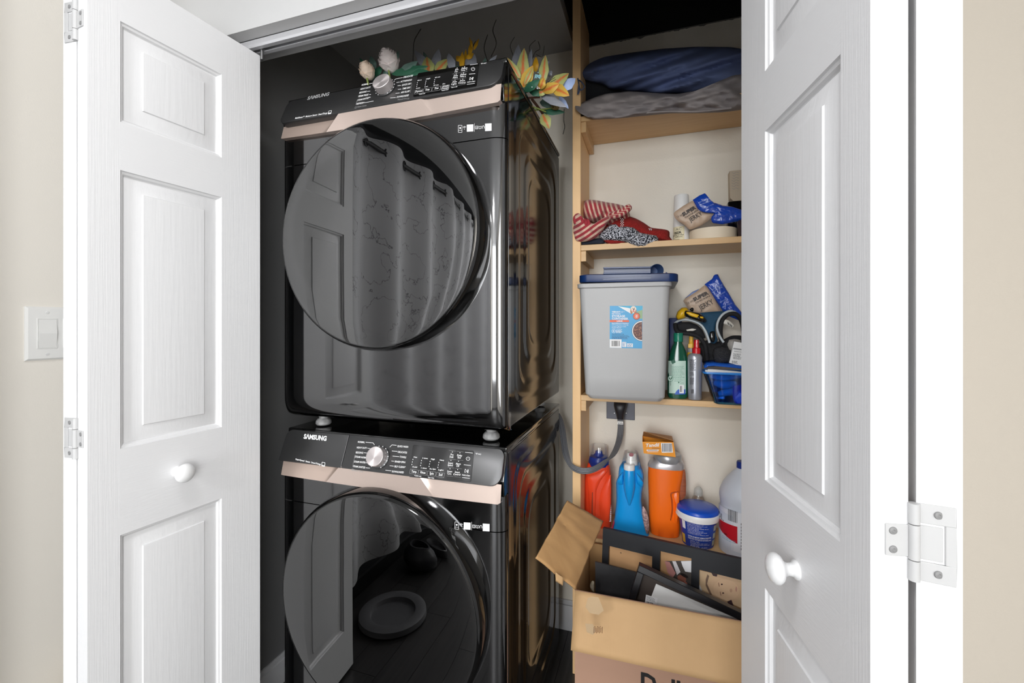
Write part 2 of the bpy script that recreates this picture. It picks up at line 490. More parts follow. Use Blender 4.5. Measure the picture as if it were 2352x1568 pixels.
# ---------------------------------------------------------------- bifold doors
KS = 1.06; KZ = lambda z: CAMH + (z - CAMH) * KS
PZ = [(KZ(a), KZ(b)) for a, b in ((1.694, 1.895), (1.042, 1.598), (.235, .870))]
S0, S1, WD, ZB, ZT, TK = .1005 * KS, .302 * KS, .353 * KS, .012, KZ(1.997), .0366
def leaf(name, P, D, n, label):
    P, D, n = V((P[0], P[1], 0)), V((D[0], D[1], 0)), V((n[0], n[1], 0))
    Q = lambda s, d, z: P + D * s + n * d + V((0, 0, z))
    c = Q(WD / 2, -TK / 2, ZB)
    r = root(name, c, label, 'door'); r['kind'] = 'structure'; del r['category']
    def slab(s0, s1, z0, z1, nm, m):
        b = MB(); b.add([Q(s, d, z) for z in (z0, z1) for d in (-TK, 0) for s in (s0, s1)],
                        [(0, 2, 3, 1), (4, 5, 7, 6), (0, 1, 5, 4), (2, 6, 7, 3), (0, 4, 6, 2), (1, 3, 7, 5)])
        return b.done(nm, M[m], r, smooth=0)
    slab(0, S0, ZB, ZT, 'stile', 'stile'); slab(S1, WD, ZB, ZT, 'stile', 'stile')
    zs = [ZB] + [z for p in reversed(PZ) for z in p] + [ZT]
    for i in range(0, len(zs), 2): slab(S0, S1, zs[i], zs[i + 1], 'rail', 'rail')
    prof = [(0, 0), (.0015, -.0035), (.006, -.005), (.0085, -.0095), (.0105, -.0100), (.0125, -.0095), (.041, -.0035), (.0425, -.0010), (.044, -.0008)]
    for z0, z1 in PZ:
        b = MB(); rings = [[Q(S0, -TK, z0), Q(S1, -TK, z0), Q(S1, -TK, z1), Q(S0, -TK, z1)]]
        for i, d in prof: rings.append([Q(S0 + i, d, z0 + i), Q(S1 - i, d, z0 + i), Q(S1 - i, d, z1 - i), Q(S0 + i, d, z1 - i)])
        b.loft(rings); b.done('raised_panel', M['panelw'], r, smooth=25)
    return r, Q
def knob(r, Q, s, z, label):
    b = MB(); c = Q(s, 0, z); n = (Q(0, 1, 0) - Q(0, 0, 0))
    b.lathe([(.0135, 0), (.0135, .003), (.0095, .006), (.0085, .012), (.011, .018), (.0185, .022), (.0215, .0265), (.0212, .031), (.0175, .036), (.009, .0395), (.001, .0405)], c, n, 32)
    b.done('knob', M['white_metal'], r, smooth=60)
def hinge(r, Q, D2, z, P2):
    """non-mortise hinge: inner plate on this leaf's edge, outer plate on the partner's edge"""
    E = lambda a, d, zz: Q(WD + d, 0, zz) + a          # a along the edges, d proud of the edge
    nn = Q(0, -1, 0) - Q(0, 0, 0)
    h = MB(); f = lambda a0, a1, z0, z1, d0, d1, dirv, o: h.add([o + dirv * a + (Q(1, 0, 0) - Q(0, 0, 0)) * d + V((0, 0, zz)) for zz in (z0, z1) for d in (d0, d1) for a in (a0, a1)],
        [(0, 2, 3, 1), (4, 5, 7, 6), (0, 1, 5, 4), (2, 6, 7, 3), (0, 4, 6, 2), (1, 3, 7, 5)])
    o = Q(WD, 0, 0)
    f(.014, TK, z - .017, z + .017, 0, .0018, nn, o)
    o2 = P2
    f(.002, .031, z + .0205, z + .041, 0, .0018, D2, o2); f(.002, .031, z - .041, z - .0205, 0, .0018, D2, o2); f(.0225, .031, z - .0205, z + .0205, 0, .0018, D2, o2)
    f(.002, .021, z - .018, z + .018, 0, .0012, D2, o2)
    g = h.done('hinge', M['hinge'], r, smooth=20, bevel=.0008, bseg=1)
    k = MB(); ctr = (Q(WD + .0025, -TK, 0) + o2 + (Q(1, 0, 0) - Q(0, 0, 0)) * .0025) / 2
    for z0, z1 in ((-.041, -.0195), (-.0185, .0185), (.0195, .041)):
        k.tube([V((ctr.x, ctr.y, z + z0)), V((ctr.x, ctr.y, z + z1))], .0052, 14)
    k.done('hinge_barrel', M['hinge'], g, smooth=40)
    for o_, dv, aa, zz in ((o2, D2, .017, .031), (o2, D2, .017, -.031), (o, nn, .021, .010), (o, nn, .021, -.010)):
        s_ = MB(); ax = Q(1, 0, 0) - Q(0, 0, 0); c = o_ + dv * aa + V((0, 0, z + zz)) + ax * .0018
        s_.lathe([(.0042, 0), (.0038, .0008), (.0016, .0012), (.001, .0006)], c, ax, 14)
        s_.done('screw', M['screwm'], g, smooth=30)
a1, a2 = math.radians(4.9), math.radians(9.5)
GAPL, GAPR = .0035, .0075
L, LQ = leaf('door_1', (-.985 * KS, .885 * KS), (-math.sin(a1), -math.cos(a1)), (math.cos(a1), -math.sin(a1)), 'white six panel style bifold leaf with knob standing open on the light switch side')
knob(L, LQ, .1978 * KS, KZ(.965), None)
hl = LQ(WD, -TK - GAPL, 0)                      # partner leaf starts here, its hinge edge near the viewer
d2 = V((-math.sin(a1), math.cos(a1), 0)); n2 = V((-math.cos(a1), -math.sin(a1), 0))
pf = hl + d2 * WD + n2 * TK
L2, L2Q = leaf('door_2', (pf.x, pf.y), (-d2.x, -d2.y), (n2.x, n2.y), 'white bifold leaf folded behind the leaf on the light switch side')
R, RQ = leaf('door_3', (.1527 * KS, .885 * KS), (math.sin(a2), -math.cos(a2)), (-math.cos(a2), -math.sin(a2)), 'white bifold leaf with knob standing open in front of the shelves')
knob(R, RQ, .2022 * KS, KZ(.955), None)
hr = RQ(WD, -TK - GAPR, 0)
e2 = V((math.sin(a2), math.cos(a2), 0)); m2 = V((math.cos(a2), -math.sin(a2), 0))
pr = hr + e2 * WD + m2 * TK
R2, R2Q = leaf('door_4', (pr.x, pr.y), (-e2.x, -e2.y), (m2.x, m2.y), 'white bifold leaf folded behind the leaf in front of the shelves')
for z in (KZ(1.872), KZ(1.072), .22):
    hinge(L, LQ, n2, z, hl); hinge(R, RQ, m2, z, hr)

# light switch
Wl = Plane((LX, 0, 0), (1, 0, 0))
p0, p1 = Wl.hit(55, 703), Wl.hit(55, 829)
sw = root('light_switch', (LX, .53, 1.27), 'white double rocker light switch plate on the beige wall', 'switch')
ya = p0.y; zt, zb = p0.z, p1.z
b = MB(); rings = []
for i, d in ((0, 0), (0, .002), (.004, .0062), (.006, .0065)): rings.append([V((LX + d, ya + i, zb + i)), V((LX + d, ya + .118 - i, zb + i)), V((LX + d, ya + .118 - i, zt - i)), V((LX + d, ya + i, zt - i))])
b.loft(rings); b.done('plate', M['white_plastic'], sw, smooth=20)
zc = (zt + zb) / 2
for j in (0, 1):
    yc = ya + .0365 + j * .046
    b = MB(); 
    for aa, bb, cc, dd in ((yc - .018, yc - .0162, zc - .0345, zc + .0345), (yc + .0162, yc + .018, zc - .0345, zc + .0345), (yc - .0162, yc + .0162, zc - .0345, zc - .0327), (yc - .0162, yc + .0162, zc + .0327, zc + .0345)):
        b.box(LX + .006, LX + .0078, aa, bb, cc, dd)
    b.done('rocker_frame', M['white_plastic'], sw, smooth=0, bevel=.0003, bseg=1)
    b = MB(); q = [(LX + .0075, zc - .0322), (LX + .0115, zc), (LX + .0075, zc + .0322), (LX + .004, zc + .0322), (LX + .004, zc - .0322)]
    if j: q = [(LX + .012, zc - .0322), (LX + .0085, zc), (LX + .0078, zc + .0322), (LX + .004, zc + .0322), (LX + .004, zc - .0322)]
    b.loft([[V((u, yc - .0156, z)) for u, z in q], [V((u, yc + .0156, z)) for u, z in q]]); b.done('rocker', M['white_plastic'], sw, smooth=0)
    for zz in (zc + .048, zc - .048):
        b = MB(); b.lathe([(.0035, 0), (.003, .0012), (.0002, .0015)], (LX + .0062, yc, zz), (1, 0, 0), 14); b.box(LX + .0074, LX + .0079, yc - .003, yc + .003, zz - .0004, zz + .0004)
        b.done('screw', M['white_metal'], sw)
# beige fabric bag on the floor by the wall
b = MB(); rings = []
for i in range(13):
    t = i / 12; z = .0 + .512 * t
    rr = .064 * (1 - max(0, (t - .62) / .38) ** 2.2) ** .5 if t < .999 else .01
    rings.append(sring((-1.270, .69, z), max(rr, .004) * (1 + .02 * math.sin(9 * t)), max(rr, .004) * 1.15, 28, 2.3))
b.loft(rings); b.done('fabric_bag', mat('beige_canvas', S(205, 196, 180), 0.9, bump=((500, 500, 500), 0.3, 0.001)), label='beige fabric bag on the floor between the wall and the folded door', cat='bag', smooth=60)

# wall hung curtain, rod and pots opposite, seen mirrored in the appliance fronts
cg = mat('grey_crackle_curtain', S(186, 186, 188), 0.6, sheen=0.3)
nt = cg.node_tree; bs = nt.nodes['Principled BSDF']
tc = nt.nodes.new('ShaderNodeTexCoord'); nz = nt.nodes.new('ShaderNodeTexNoise'); mp = nt.nodes.new('ShaderNodeMapping'); rp = nt.nodes.new('ShaderNodeValToRGB')
mp.inputs['Scale'].default_value = (7, 7, 6); nz.inputs['Scale'].default_value = 1; nz.inputs['Detail'].default_value = 5
for el, (p, c) in zip((rp.color_ramp.elements[0], rp.color_ramp.elements[1]), ((0.0, S(186, 186, 188)), (1.0, S(186, 186, 188)))): el.position = p; el.color = c
for p, c in ((.494, S(186, 186, 188)), (.5, S(70, 70, 72)), (.506, S(186, 186, 188))):
    el = rp.color_ramp.elements.new(p); el.color = c
nt.links.new(tc.outputs['Object'], mp.inputs['Vector']); nt.links.new(mp.outputs[0], nz.inputs['Vector']); nt.links.new(nz.outputs['Fac'], rp.inputs[0]); nt.links.new(rp.outputs[0], bs.inputs['Base Color'])
cr = root('curtain', (-1.25, -.35, .18), 'grey crackle patterned curtain on a black rod, mirrored in the upper glass door', 'curtain')
b = MB()
b.grid(lambda u, w: V((-1.25 + .035 * math.sin(u * 6.283 * 6 + .5 * math.sin(w * 2)) * (.8 + .3 * w), .46 - 2.1 * u, .18 + 2.02 * (1 - w))), 200, 8)
o = b.done('curtain_cloth', cg, cr, smooth=80); o.modifiers.new('thick', 'SOLIDIFY').thickness = .002
b = MB(); b.tube([V((-1.25, .52, 2.14)), V((-1.25, -1.75, 2.14))], .011, 12); b.done('rod', M['black'], cr)
for i in range(12):
    y = .43 - i * .172
    b = MB(); b.tube([V((-1.25 + .026 * math.cos(t) * .3, y + .012 * math.sin(t) * .0 + .024 * math.cos(t), 2.14 + .024 * math.sin(t))) for t in [k * math.pi / 8 for k in range(16)]], .0045, 6, closed=True)
    b.done('grommet', M['black'], cr)
gm = mat('dark_grey_enamel', S(52, 52, 54), 0.4)
b = MB(); b.lathe([(.05, 0), (.085, .015), (.105, .06), (.098, .10), (.07, .125), (.068, .135), (.058, .135), (.06, .12), (.085, .07), (.07, .02), (.01, .015)], (-1.17, -.15, 0), n=36)
b.done('pot', gm, label='dark round bellied pot on the floor, mirrored in the lower glass door', cat='pot', smooth=50)
b = MB(); b.lathe([(.07, 0), (.085, .02), (.098, .075), (.104, .08), (.098, .083), (.08, .03), (.01, .022)], (-1.13, -.42, 0), n=36)
b.done('bowl', gm, label='dark open bowl on the floor behind the pot, mirrored in the lower glass door', cat='bowl', smooth=50)
b = MB(); b.lathe([(.13, 0), (.15, .008), (.148, .03), (.125, .036), (.100, .03), (.095, .012), (.01, .010)], (-1.09, .27, 0), n=40)
b.done('pet_dish', mat('grey_dish_plastic', S(88, 88, 90), 0.4), label='wide rimmed grey pet dish on the floor, mirrored low in the lower glass door', cat='dish', smooth=50)
# ---------------------------------------------------------------- washer and dryer
AX0, AX1, AF, AB = -1.048, -.349, 1.018, 1.690
AC = (AX0 + AX1) / 2
DZ = .984
def side_h(s, z, s0, s1, z0, z1):
    """stepped rounded-rectangle embossing of the cabinet side"""
    cx, cz, hx, hz = (s0 + s1) / 2, (z0 + z1) / 2, (s1 - s0) / 2, (z1 - z0) / 2
    h = 0.0
    for inset, dep in ((.045, .0020), (.095, -.0022), (.155, .0022), (.205, -.0018)):
        ax, az = hx - inset * .85, hz - inset
        if ax < .02: continue
        r = min(.07, ax * .8)
        qx, qz = abs(s - cx) - (ax - r), abs(z - cz) - (az - r)
        d = math.hypot(max(qx, 0), max(qz, 0)) + min(max(qx, qz), 0) - r
        t = max(0, min(1, .5 - d / .012)); h += dep * t * t * (3 - 2 * t)
    return h
def appliance(name, z, label, kind):
    r = root(name, (AC, 1.35, z), label, 'dryer' if kind == 'dryer' else 'washer')
    zb, zt, seam, pb = z + .034, z + .978, z + .772, z + .852
    # cabinet
    b = MB(); b.box(AX0 + .004, AX1 - .006, AF + .030, AB, zb + .004, zt - .012)
    b.done('cabinet', M['gloss_black'], r, smooth=0, bevel=.004)
    for sx, sg in ((AX1 - .0055, 1),):
        b = MB(); b.grid(lambda u, w: V((sx + sg * (.0005 + side_h(AF + .055 + u * (AB - AF - .058), zb + .01 + w * (zt - zb - .03), AF + .055, AB, zb + .01, zt - .02)), AF + .055 + u * (AB - AF - .058), zb + .01 + w * (zt - zb - .03))), 84, 110, uv=False)
        b.done('side_panel', M['side_black'], r, smooth=60)
    b = MB(); b.box(AX0 + .002, AX1 - .002, AF + .020, AB - .002, zt - .012, zt + .002)
    b.done('top_panel', M['gloss_black'], r, smooth=0, bevel=.004)
    b = MB(); b.box(AX1 - .0052, AX1 - .0015, AF + .034, AF + .054, zb + .004, zt - .014)
    b.done('corner_trim', M['gloss_black'], r, smooth=0, bevel=.001)
    # lower front, curved at its side and bottom edges, open behind the door
    dc = V((AC, 0, z + .543)); DR = .306
    def front(x, zz, z0, bot):
        def q(d, R, dep):
            t = max(0, 1 - d / R); return dep * (1 - math.sqrt(max(0, 1 - t * t)))
        y = AF + q(x - AX0, .030, .012) + q(AX1 - x, .040, .024)
        if bot: y += q(zz - z0, .060, .030)
        return V((x, y, zz))
    W_ = AX1 - AX0
    b = MB()
    prm = lambda u: .5 - .5 * math.cos(u * math.pi)
    b.grid(lambda u, w: front(AX0 + W_ * prm(u), zb + (seam - .0012 - zb) * w, zb, True), 96, 96,
           keep=lambda u, w: math.hypot(AX0 + W_ * prm(u) - dc.x, zb + (seam - zb) * w - dc.z) > .277, uv=False)
    b.done('front_panel', M['black_steel'], r, smooth=70)
    b = MB(); b.grid(lambda u, w: front(AX0 + W_ * prm(u), seam + .0012 + (pb + .01 - seam) * w, seam, False), 96, 8,
           keep=lambda u, w: math.hypot(AX0 + W_ * prm(u) - dc.x, seam + (pb + .01 - seam) * w - dc.z) > .277, uv=False)
    b.done('upper_front', M['black_steel'], r, smooth=70)
    b = MB(); b.box(AX0 + .006, AX1 - .006, AF + .026, AF + .034, seam - .004, seam + .004); b.done('seam', M['shadow_gap'], r, smooth=0)
    # glass door
    C = V((AC, 0, z + .543))
    def ringat(R, y): return [V((C.x + R * math.cos(t), y, C.z + R * math.sin(t))) for t in [2 * math.pi * k / 96 for k in range(96)]]
    b = MB(); b.loft([ringat(*p) for p in ((.270, AF + .012), (.309, AF + .012), (.3085, .995), (.3055, .982), (.3010, .972), (.2970, .9685), (.2945, .9690), (.285, .975), (.270, 1.0), (.270, AF + .012))], cap=False)
    b.done('door_ring', M['gloss_black'], r, smooth=50)
    b = MB(); b.loft([ringat(R_, y) for R_, y in ((.2945, .9690), (.285, .9683), (.24, .9678), (.12, .9674), (.004, .9673))], cap=True)
    g = b.done('glass', M['glass_door'], r, smooth=70, recalc=True)
    b = MB(); b.loft([ringat(*p) for p in ((.222, .985), (.205, 1.03), (.185, 1.10), (.165, 1.12), (.002, 1.128))], cap=False)
    b.done('glass_bowl', M['bowl'], r, smooth=60)
    b = MB(); b.loft([ringat(*p) for p in ((.268, 1.02), (.268, 1.55), (.12, 1.552), (.118, 1.545), (.06, 1.545), (.002, 1.545))], cap=False)
    b.done('drum', M['drum'], r, smooth=50, recalc=False)
    # control panel, tilted
    pn = V((0, -.083, .035)).normalized(); up = V((0, .035, .083)).normalized()
    PO = V((0, 1.000, z + .893))
    PP = Plane(PO, pn)
    L_ = .0905
    def panel(x0, x1, rads, name, mt, h0=0.0, h1=L_, t0=-.0215, t1=0.0, bev=.003):
        pts = []
        cs = [(x0, h0, rads[0], 180), (x1, h0, rads[1], 270), (x1, h1, rads[2], 0), (x0, h1, rads[3], 90)]
        for cx_, ch, rr, a in cs:
            sx = 1 if cx_ == x0 else -1; sh = 1 if ch == h0 else -1
            for k in range(7):
                t = math.radians(a + 15 * k)
                pts.append((cx_ + sx * rr + rr * math.cos(t), ch + sh * rr + rr * math.sin(t)))
        b = MB(); b.loft([[V((p[0], 0, 0)) + PO + up * p[1] + pn * t for p in pts] for t in (t0, t1)])
        return b.done(name, mt, r, smooth=40, bevel=bev)
    xs = AX0 + .004; xe = AX1 - .006
    # frame behind the panel
    b = MB(); b.loft([[V((x_, y_, z_)) for y_, z_ in ((1.022, z + .86), (1.018, z + .90), (1.045, z + .972), (1.056, z + .978), (1.08, z + .978), (1.08, z + .86))] for x_ in (AX0 + .003, AX1 - .003)])
    b.done('panel_frame', M['gloss_black'], r, smooth=20, bevel=.003)
    split = None
    if kind == 'washer':
        split = PP.hit(791, 1043).x
        panel(xs, split - .0006, (.004, .002, .002, .022), 'drawer_front', M['panel_black'], bev=.0015)
        panel(split + .0006, xe, (.002, .030, .020, .002), 'control_panel', M['panel_black'], bev=.0015)
    else:
        panel(xs, xe, (.022, .034, .020, .022), 'control_panel', M['panel_black'])
    # rose gold strip in three facets
    xa_t, xa_b, xb_t, xb_b = -.829, -.876, -.581, -.540
    ztop, zm = z + .897, z + .846
    def zlow(x):
        t = (x - AC) / (W_ / 2); e_ = max(0, (abs(t) - .955) / .045)
        return zm + .004 * t * t + .020 * e_ ** 3
    def strip(x0t, x1t, x0b, x1b, yt, yb, mt, nm):
        b = MB(); n = 24; 
        ytf = lambda u: yt + (1.0025 - yt) * max(0, 1 - (1 - u if x0t < -1 else u) / .06)
        b.grid(lambda u, w: V((x0t + (x1t - x0t) * u, ytf(u), ztop)).lerp(V((x0b + (x1b - x0b) * u, yb + (1.0035 - yb) * max(0, 1 - (1 - u if x0t < -1 else u) / .06), zlow(x0b + (x1b - x0b) * u))), w), n, 3, uv=False)
        b.grid(lambda u, w: V((x0b + (x1b - x0b) * u, yb + .016 * w, zlow(x0b + (x1b - x0b) * u) - .0006 * w)), n, 1, uv=False)
        return b.done(nm, mt, r, smooth=30)
    strip(AX0 + .0045, xa_t, AX0 + .0105, xa_b, 1.021, 1.004, M['rose2'], 'trim_facet')
    strip(xa_t, xb_t, xa_b, xb_b, 1.0025, 1.0035, M['rose'], 'trim_strip')
    strip(xb_t, AX1 - .006, xb_b, AX1 - .006, 1.0085, 1.002, M['rose'], 'trim_facet')
    # feet
    for fx in (AC - .265, AC + .285):
        for fy in (AF + .075, AB - .08):
            b = MB(); b.lathe([(.020, 0), (.023, .004), (.022, .012), (.017, .018), (.013, .020), (.013, .038)], (fx, fy, z), n=20); b.done('foot', M['foot'], r)
    return r, PP, pn, up
M['bowl'] = glassmat('bowl_glass', (0.80, 0.80, 0.82, 1), 0.10)
WASH, WP, PN, PUP = appliance('washing_machine', 0.0, 'black front loading washer standing on the floor beneath the dryer', 'washer')
DRY, DP, _, _ = appliance('clothes_dryer', DZ, 'black front loading dryer stacked on top of the washer', 'dryer')
WP = Plane(WP.p, WP.n); 
# knobs
def dial(r, pl, px, py, rad, label):
    c = pl.hit(px, py)
    b = MB(); b.lathe([(rad * 1.16, -.001), (rad * 1.16, .0025), (rad * 1.08, .004)], c, pl.n, 48); o = b.done('dial_ring', M['panel_black'], r, smooth=40)
    b = MB(); b.lathe([(rad, .003), (rad, .021), (rad * .985, .0235), (rad * .95, .0242), (.0005, .0242)], c, pl.n, 64); b.done('dial', M['dialm'], r, smooth=30)
    for k in range(14):
        t = math.radians(-60 + k * 23); d = V((1, 0, 0)) * math.cos(t) + PUP * math.sin(t)
        m_ = MB(); p = c + d * rad * 1.11 + pl.n * .0040
        m_.add([p + V((1, 0, 0)) * a * .0013 + PUP * b_ * .0013 for a, b_ in ((-1, -1), (1, -1), (1, 1), (-1, 1))], [(0, 1, 2, 3)]); m_.done('indicator_dot', M['print_white'], o, smooth=0, recalc=False)
# spun metal with a radial sheen
dm = mat('spun_knob_metal_radial', S(214, 206, 205), 0.42, 0.75)
nt = dm.node_tree; tg = nt.nodes.new('ShaderNodeTangent'); tg.direction_type = 'RADIAL'; tg.axis = 'Y'
dm.node_tree.nodes['Principled BSDF'].inputs['Anisotropic'].default_value = .8
nt.links.new(tg.outputs[0], nt.nodes['Principled BSDF'].inputs['Tangent'])
M['dialm'] = dm
dial(WASH, WP, 871, 1050, .0262, 'w')
dial(DRY, DP, 886, 203, .0262, 'd')
# --- washer print
pw_, pg_, dsp = MB(), MB(), MB()
W = lambda X, Y: (640 + X / 4.3556, 960 + Y / 4.3556)
def wt(t, x0, y0, x1, y1, h, mb=None, bold=.012, off=.0007): ptext(mb or pw_, t, WP, W(x0, y0), W(x1, y1), h / 4.3556, off, bold, up=(h / 4.3556 * .17, -h / 4.3556))
wt('S\u039bMSUNG', 250, 203, 478, 226, 44, bold=.04)
wt('SuperSpeed  Steam  SmartThings', 170, 416, 424, 470, 15, bold=.02)
b_ = [W(432, 476), W(462, 483), W(466, 446), W(436, 440)]
pline(pw_, WP, b_ + [b_[0]], .9); pquad(pw_, WP, [W(433, 480), W(461, 486), W(462, 474), W(434, 468)])
for t, x0, y0, x1, y1 in (('NORMAL', 793, 246, 862, 251), ('HEAVY DUTY', 782, 302, 884, 309), ('BEDDING', 773, 351, 846, 356), ('STEAM NORMAL', 763, 394, 900, 407), ('STEAM WHITES', 754, 443, 868, 453), ('STEAM SANITIZE', 744, 489, 866, 503)):
    wt(t, x0, y0, x1, y1, 18)
wt('Steam Cycles', 754, 528, 847, 543, 17, pg_, 0)
pline(pg_, WP, [W(732, 524), W(748, 527), W(751, 509), W(735, 506), W(732, 524)], .6); pquad(pg_, WP, [W(737, 519), W(744, 520), W(746, 513), W(739, 512)])
pline(pg_, WP, [W(742, 482), W(765, 370), W(773, 371)], .5)
for a in ([(872, 241), (947, 248), (960, 269)], [(889, 301), (918, 303)], [(853, 346), (888, 349)], [(873, 496), (914, 500)], [(872, 445), (884, 447)], [(1181, 272), (1134, 268), (1113, 290)], [(1134, 328), (1189, 333)], [(1141, 379), (1208, 386)], [(1129, 428), (1156, 431)], [(1112, 476), (1152, 480)], [(1070, 520), (1128, 527)]):
    pline(pw_, WP, [W(*p) for p in a], .9)
for t, x0, y0, x1, y1 in (('QUICK WASH', 1188, 288, 1296, 297), ('DELICATES', 1194, 346, 1284, 354), ('TOWELS', 1212, 395, 1276, 402), ('RINSE+SPIN', 1163, 442, 1266, 451), ('SELF CLEAN*', 1158, 491, 1268, 500), ('DOWNLOADED', 1134, 541, 1252, 552)):
    wt(t, x0, y0, x1, y1, 18)
wt('*(3 sec)', 1970, 360, 2024, 366, 13)
for xx, a, c_, low in ((1358, 'Hot', 'Cold', 0), (1445, '5 times', '1 time', 11), (1530, 'High', 'No Spin', 20), (1618, 'Heavy', 'Light', 30)):
    wt(a, xx - 4, 395 + low, xx + 14 + len(a) * 5, 398 + low, 13, off=.0016)
    wt(c_, xx - 18, 493 + low, xx + 8 + len(c_) * 5, 497 + low, 13, off=.0016)
    for k in range(3): pquad(pw_, WP, [W(xx - 14 - k * 5, 408 + low + k * 25), W(xx - 9 - k * 5, 409 + low + k * 25), W(xx - 11 - k * 5, 419 + low + k * 25), W(xx - 16 - k * 5, 418 + low + k * 25)], .0016)
for t, x0, y0, x1, y1 in (('Temp.', 1331, 543, 1384, 549), ('Rinse', 1420, 552, 1470, 558), ('Spin', 1512, 562, 1552, 567), ('Soil', 1603, 575, 1638, 579)):
    wt(t, x0, y0, x1, y1, 24, off=.0016, bold=.006)
    xm = (x0 + x1) / 2; ym = (y0 + y1) / 2 - 9
    pline(pg_, WP, [W(xm - 37, ym - 26), W(xm + 43, ym - 17), W(xm + 36, ym + 26), W(xm - 44, ym + 17), W(xm - 37, ym - 26)], .45, .0016)
wt('*Child Lock', 1358, 580, 1430, 588, 12, off=.0016); wt('*Spin Only', 1494, 598, 1558, 606, 12, off=.0016)
for t1, t2, x, y in (('Pre', 'Soak', 1736, 376), ('Delay', 'End', 1812, 384), ('Super', 'Speed', 1722, 460), ('Alarm', 'Off', 1798, 468), ('Smart', 'Care', 1713, 544), ('Smart', 'Control', 1789, 552)):
    for t, dy in ((t1, 0), (t2, 22)):
        hw = len(t) * 5.2 - 1
        wt(t, x - hw - dy * .2, y + dy - 4, x + hw - dy * .2, y + dy, 19, off=.0016, bold=.004)
    pfill(pw_, WP, W(x + 4, y - 37), .95, .0016, 8)
    pline(pg_, WP, [W(x - 30, y + 33), W(x + 38, y + 39)], .4, .0016)
for a, c_ in (((1706, 323), (1776, 331)), ((1784, 332), (1852, 339))): pline(pg_, WP, [W(*a), W(*c_)], .4, .0016)
pline(pw_, WP, [W(1867, 342), W(1944, 350)], .8, .0016); pline(pw_, WP, [W(1838, 594), W(1914, 602)], .8, .0016); pline(pw_, WP, [W(1855, 466), W(1925, 474)], .9, .0016)
def power(pl, f, x, y, r):
    pts = [f(x + r * math.sin(t), y - r * math.cos(t)) for t in [math.radians(35 + k * 29) for k in range(11)]]
    pline(pw_, pl, pts, .8, .0016); pline(pw_, pl, [f(x, y - r * 1.25), f(x, y)], .8, .0016)
power(WP, W, 1897, 405, 18)
pline(pw_, WP, [W(1868, 509), W(1864, 545), W(1886, 530), W(1868, 509)], .6, .0016); pquad(pw_, WP, [W(1893, 514), W(1902, 515), W(1898, 548), W(1889, 547)], .0016)
wt('Hold to Start', 1838, 574, 1916, 583, 14, off=.0016)
D_ = [W(1345, 276), W(1358, 270), W(1945, 326), W(1956, 336), W(1927, 628), W(1914, 636), W(1312, 588), W(1304, 576)]
dsp.add([WP.hit(*p, -.001) for p in D_] + [WP.hit(*p, .0010) for p in D_], [tuple(range(7, -1, -1)), tuple(range(8, 16))] + [(i, (i + 1) % 8, 8 + (i + 1) % 8, 8 + i) for i in range(8)])
dsp.done('display', M['display'], WASH, smooth=0, bevel=.0004, bseg=1)
FW = Plane((0, AF - .0004, 0), (0, -1, 0))
def stickers(r, f, white):
    pline(pw_, FW, [f(0, 0), f(9, 1), f(9, 18), f(0, 17), f(0, 0)], .7); pfill(pw_, FW, f(4.5, 7), 2, n=10); pline(pw_, FW, [f(0, 12), f(9, 13)], .6)
    for q in (2, 4): pline(pw_, FW, [f(15 - q, 10 - q), f(15, 8 - q), f(15 + q, 10 - q + .3)], .7)
    pfill(pw_, FW, f(15, 11), .8, n=8)
    pquad(pw_, FW, [f(21, 1), f(37, 2), f(37, 19), f(21, 18)]); pline(pw_, FW, [f(39.5, 0), f(39.5, 20)], .5)
    pline(pw_, FW, [f(42, 7), f(48, 7.5), f(48, 14.5), f(42, 14), f(42, 7)], .6); pline(pw_, FW, [f(43, 9.5), f(47, 10)], .5); pline(pw_, FW, [f(43, 12), f(47, 12.3)], .5)
    pline(pw_, FW, [f(50, 8), f(53.5, 9.5), f(57, 8.5), f(57, 14), f(53.5, 15), f(50, 13.5), f(50, 8)], .6); pline(pw_, FW, [f(53.5, 9.5), f(53.5, 15)], .5)
    pline(pw_, FW, [f(59, 15), f(59, 10.5), f(61.5, 8), f(64, 10.5), f(64, 15.2)], .8)
    pquad(pw_, FW, [f(66, 4), f(82, 5), f(82, 23), f(66, 22)])
stickers(WASH, lambda x, y: (1045 + x * .97, 1198 + y * .95), 1)
pw_.done('lettering', M['print_white'], WASH, smooth=0, recalc=False, merge=False, kind='stuff'); pg_.done('fine_lettering', M['print_grey'], WASH, smooth=0, recalc=False, merge=False, kind='stuff')
# --- dryer print
pw_, pg_, dsp = MB(), MB(), MB()
A_ = lambda X, Y: (930 + X / 10.69, 130 + Y / 10.69)       # the display close-up
B_ = lambda X, Y: (600 + X / 3.136, 80 + Y / 3.136)
C_ = lambda X, Y: (620 + X / 9.8, 180 + Y / 9.8)
def dt(f, sc, t, x0, y0, x1, y1, h, mb=None, bold=.012, off=.0007): ptext(mb or pw_, t, DP, f(x0, y0), f(x1, y1), h / sc, off, bold, up=(h / sc * .38, -h / sc))
dt(C_, 9.8, 'S\u039bMSUNG', 838, 488, 1325, 388, 74, pg_, .04)
dt(C_, 9.8, 'MultiSteam™  Moisture Sensor  SmartThings', 566, 917, 1290, 800, 36, bold=.02)
q = [C_(1310, 805), C_(1375, 797), C_(1392, 728), C_(1327, 738)]; pline(pw_, DP, q + [q[0]], .8); pquad(pw_, DP, [C_(1310, 806), C_(1375, 798), C_(1381, 772), C_(1317, 780)])
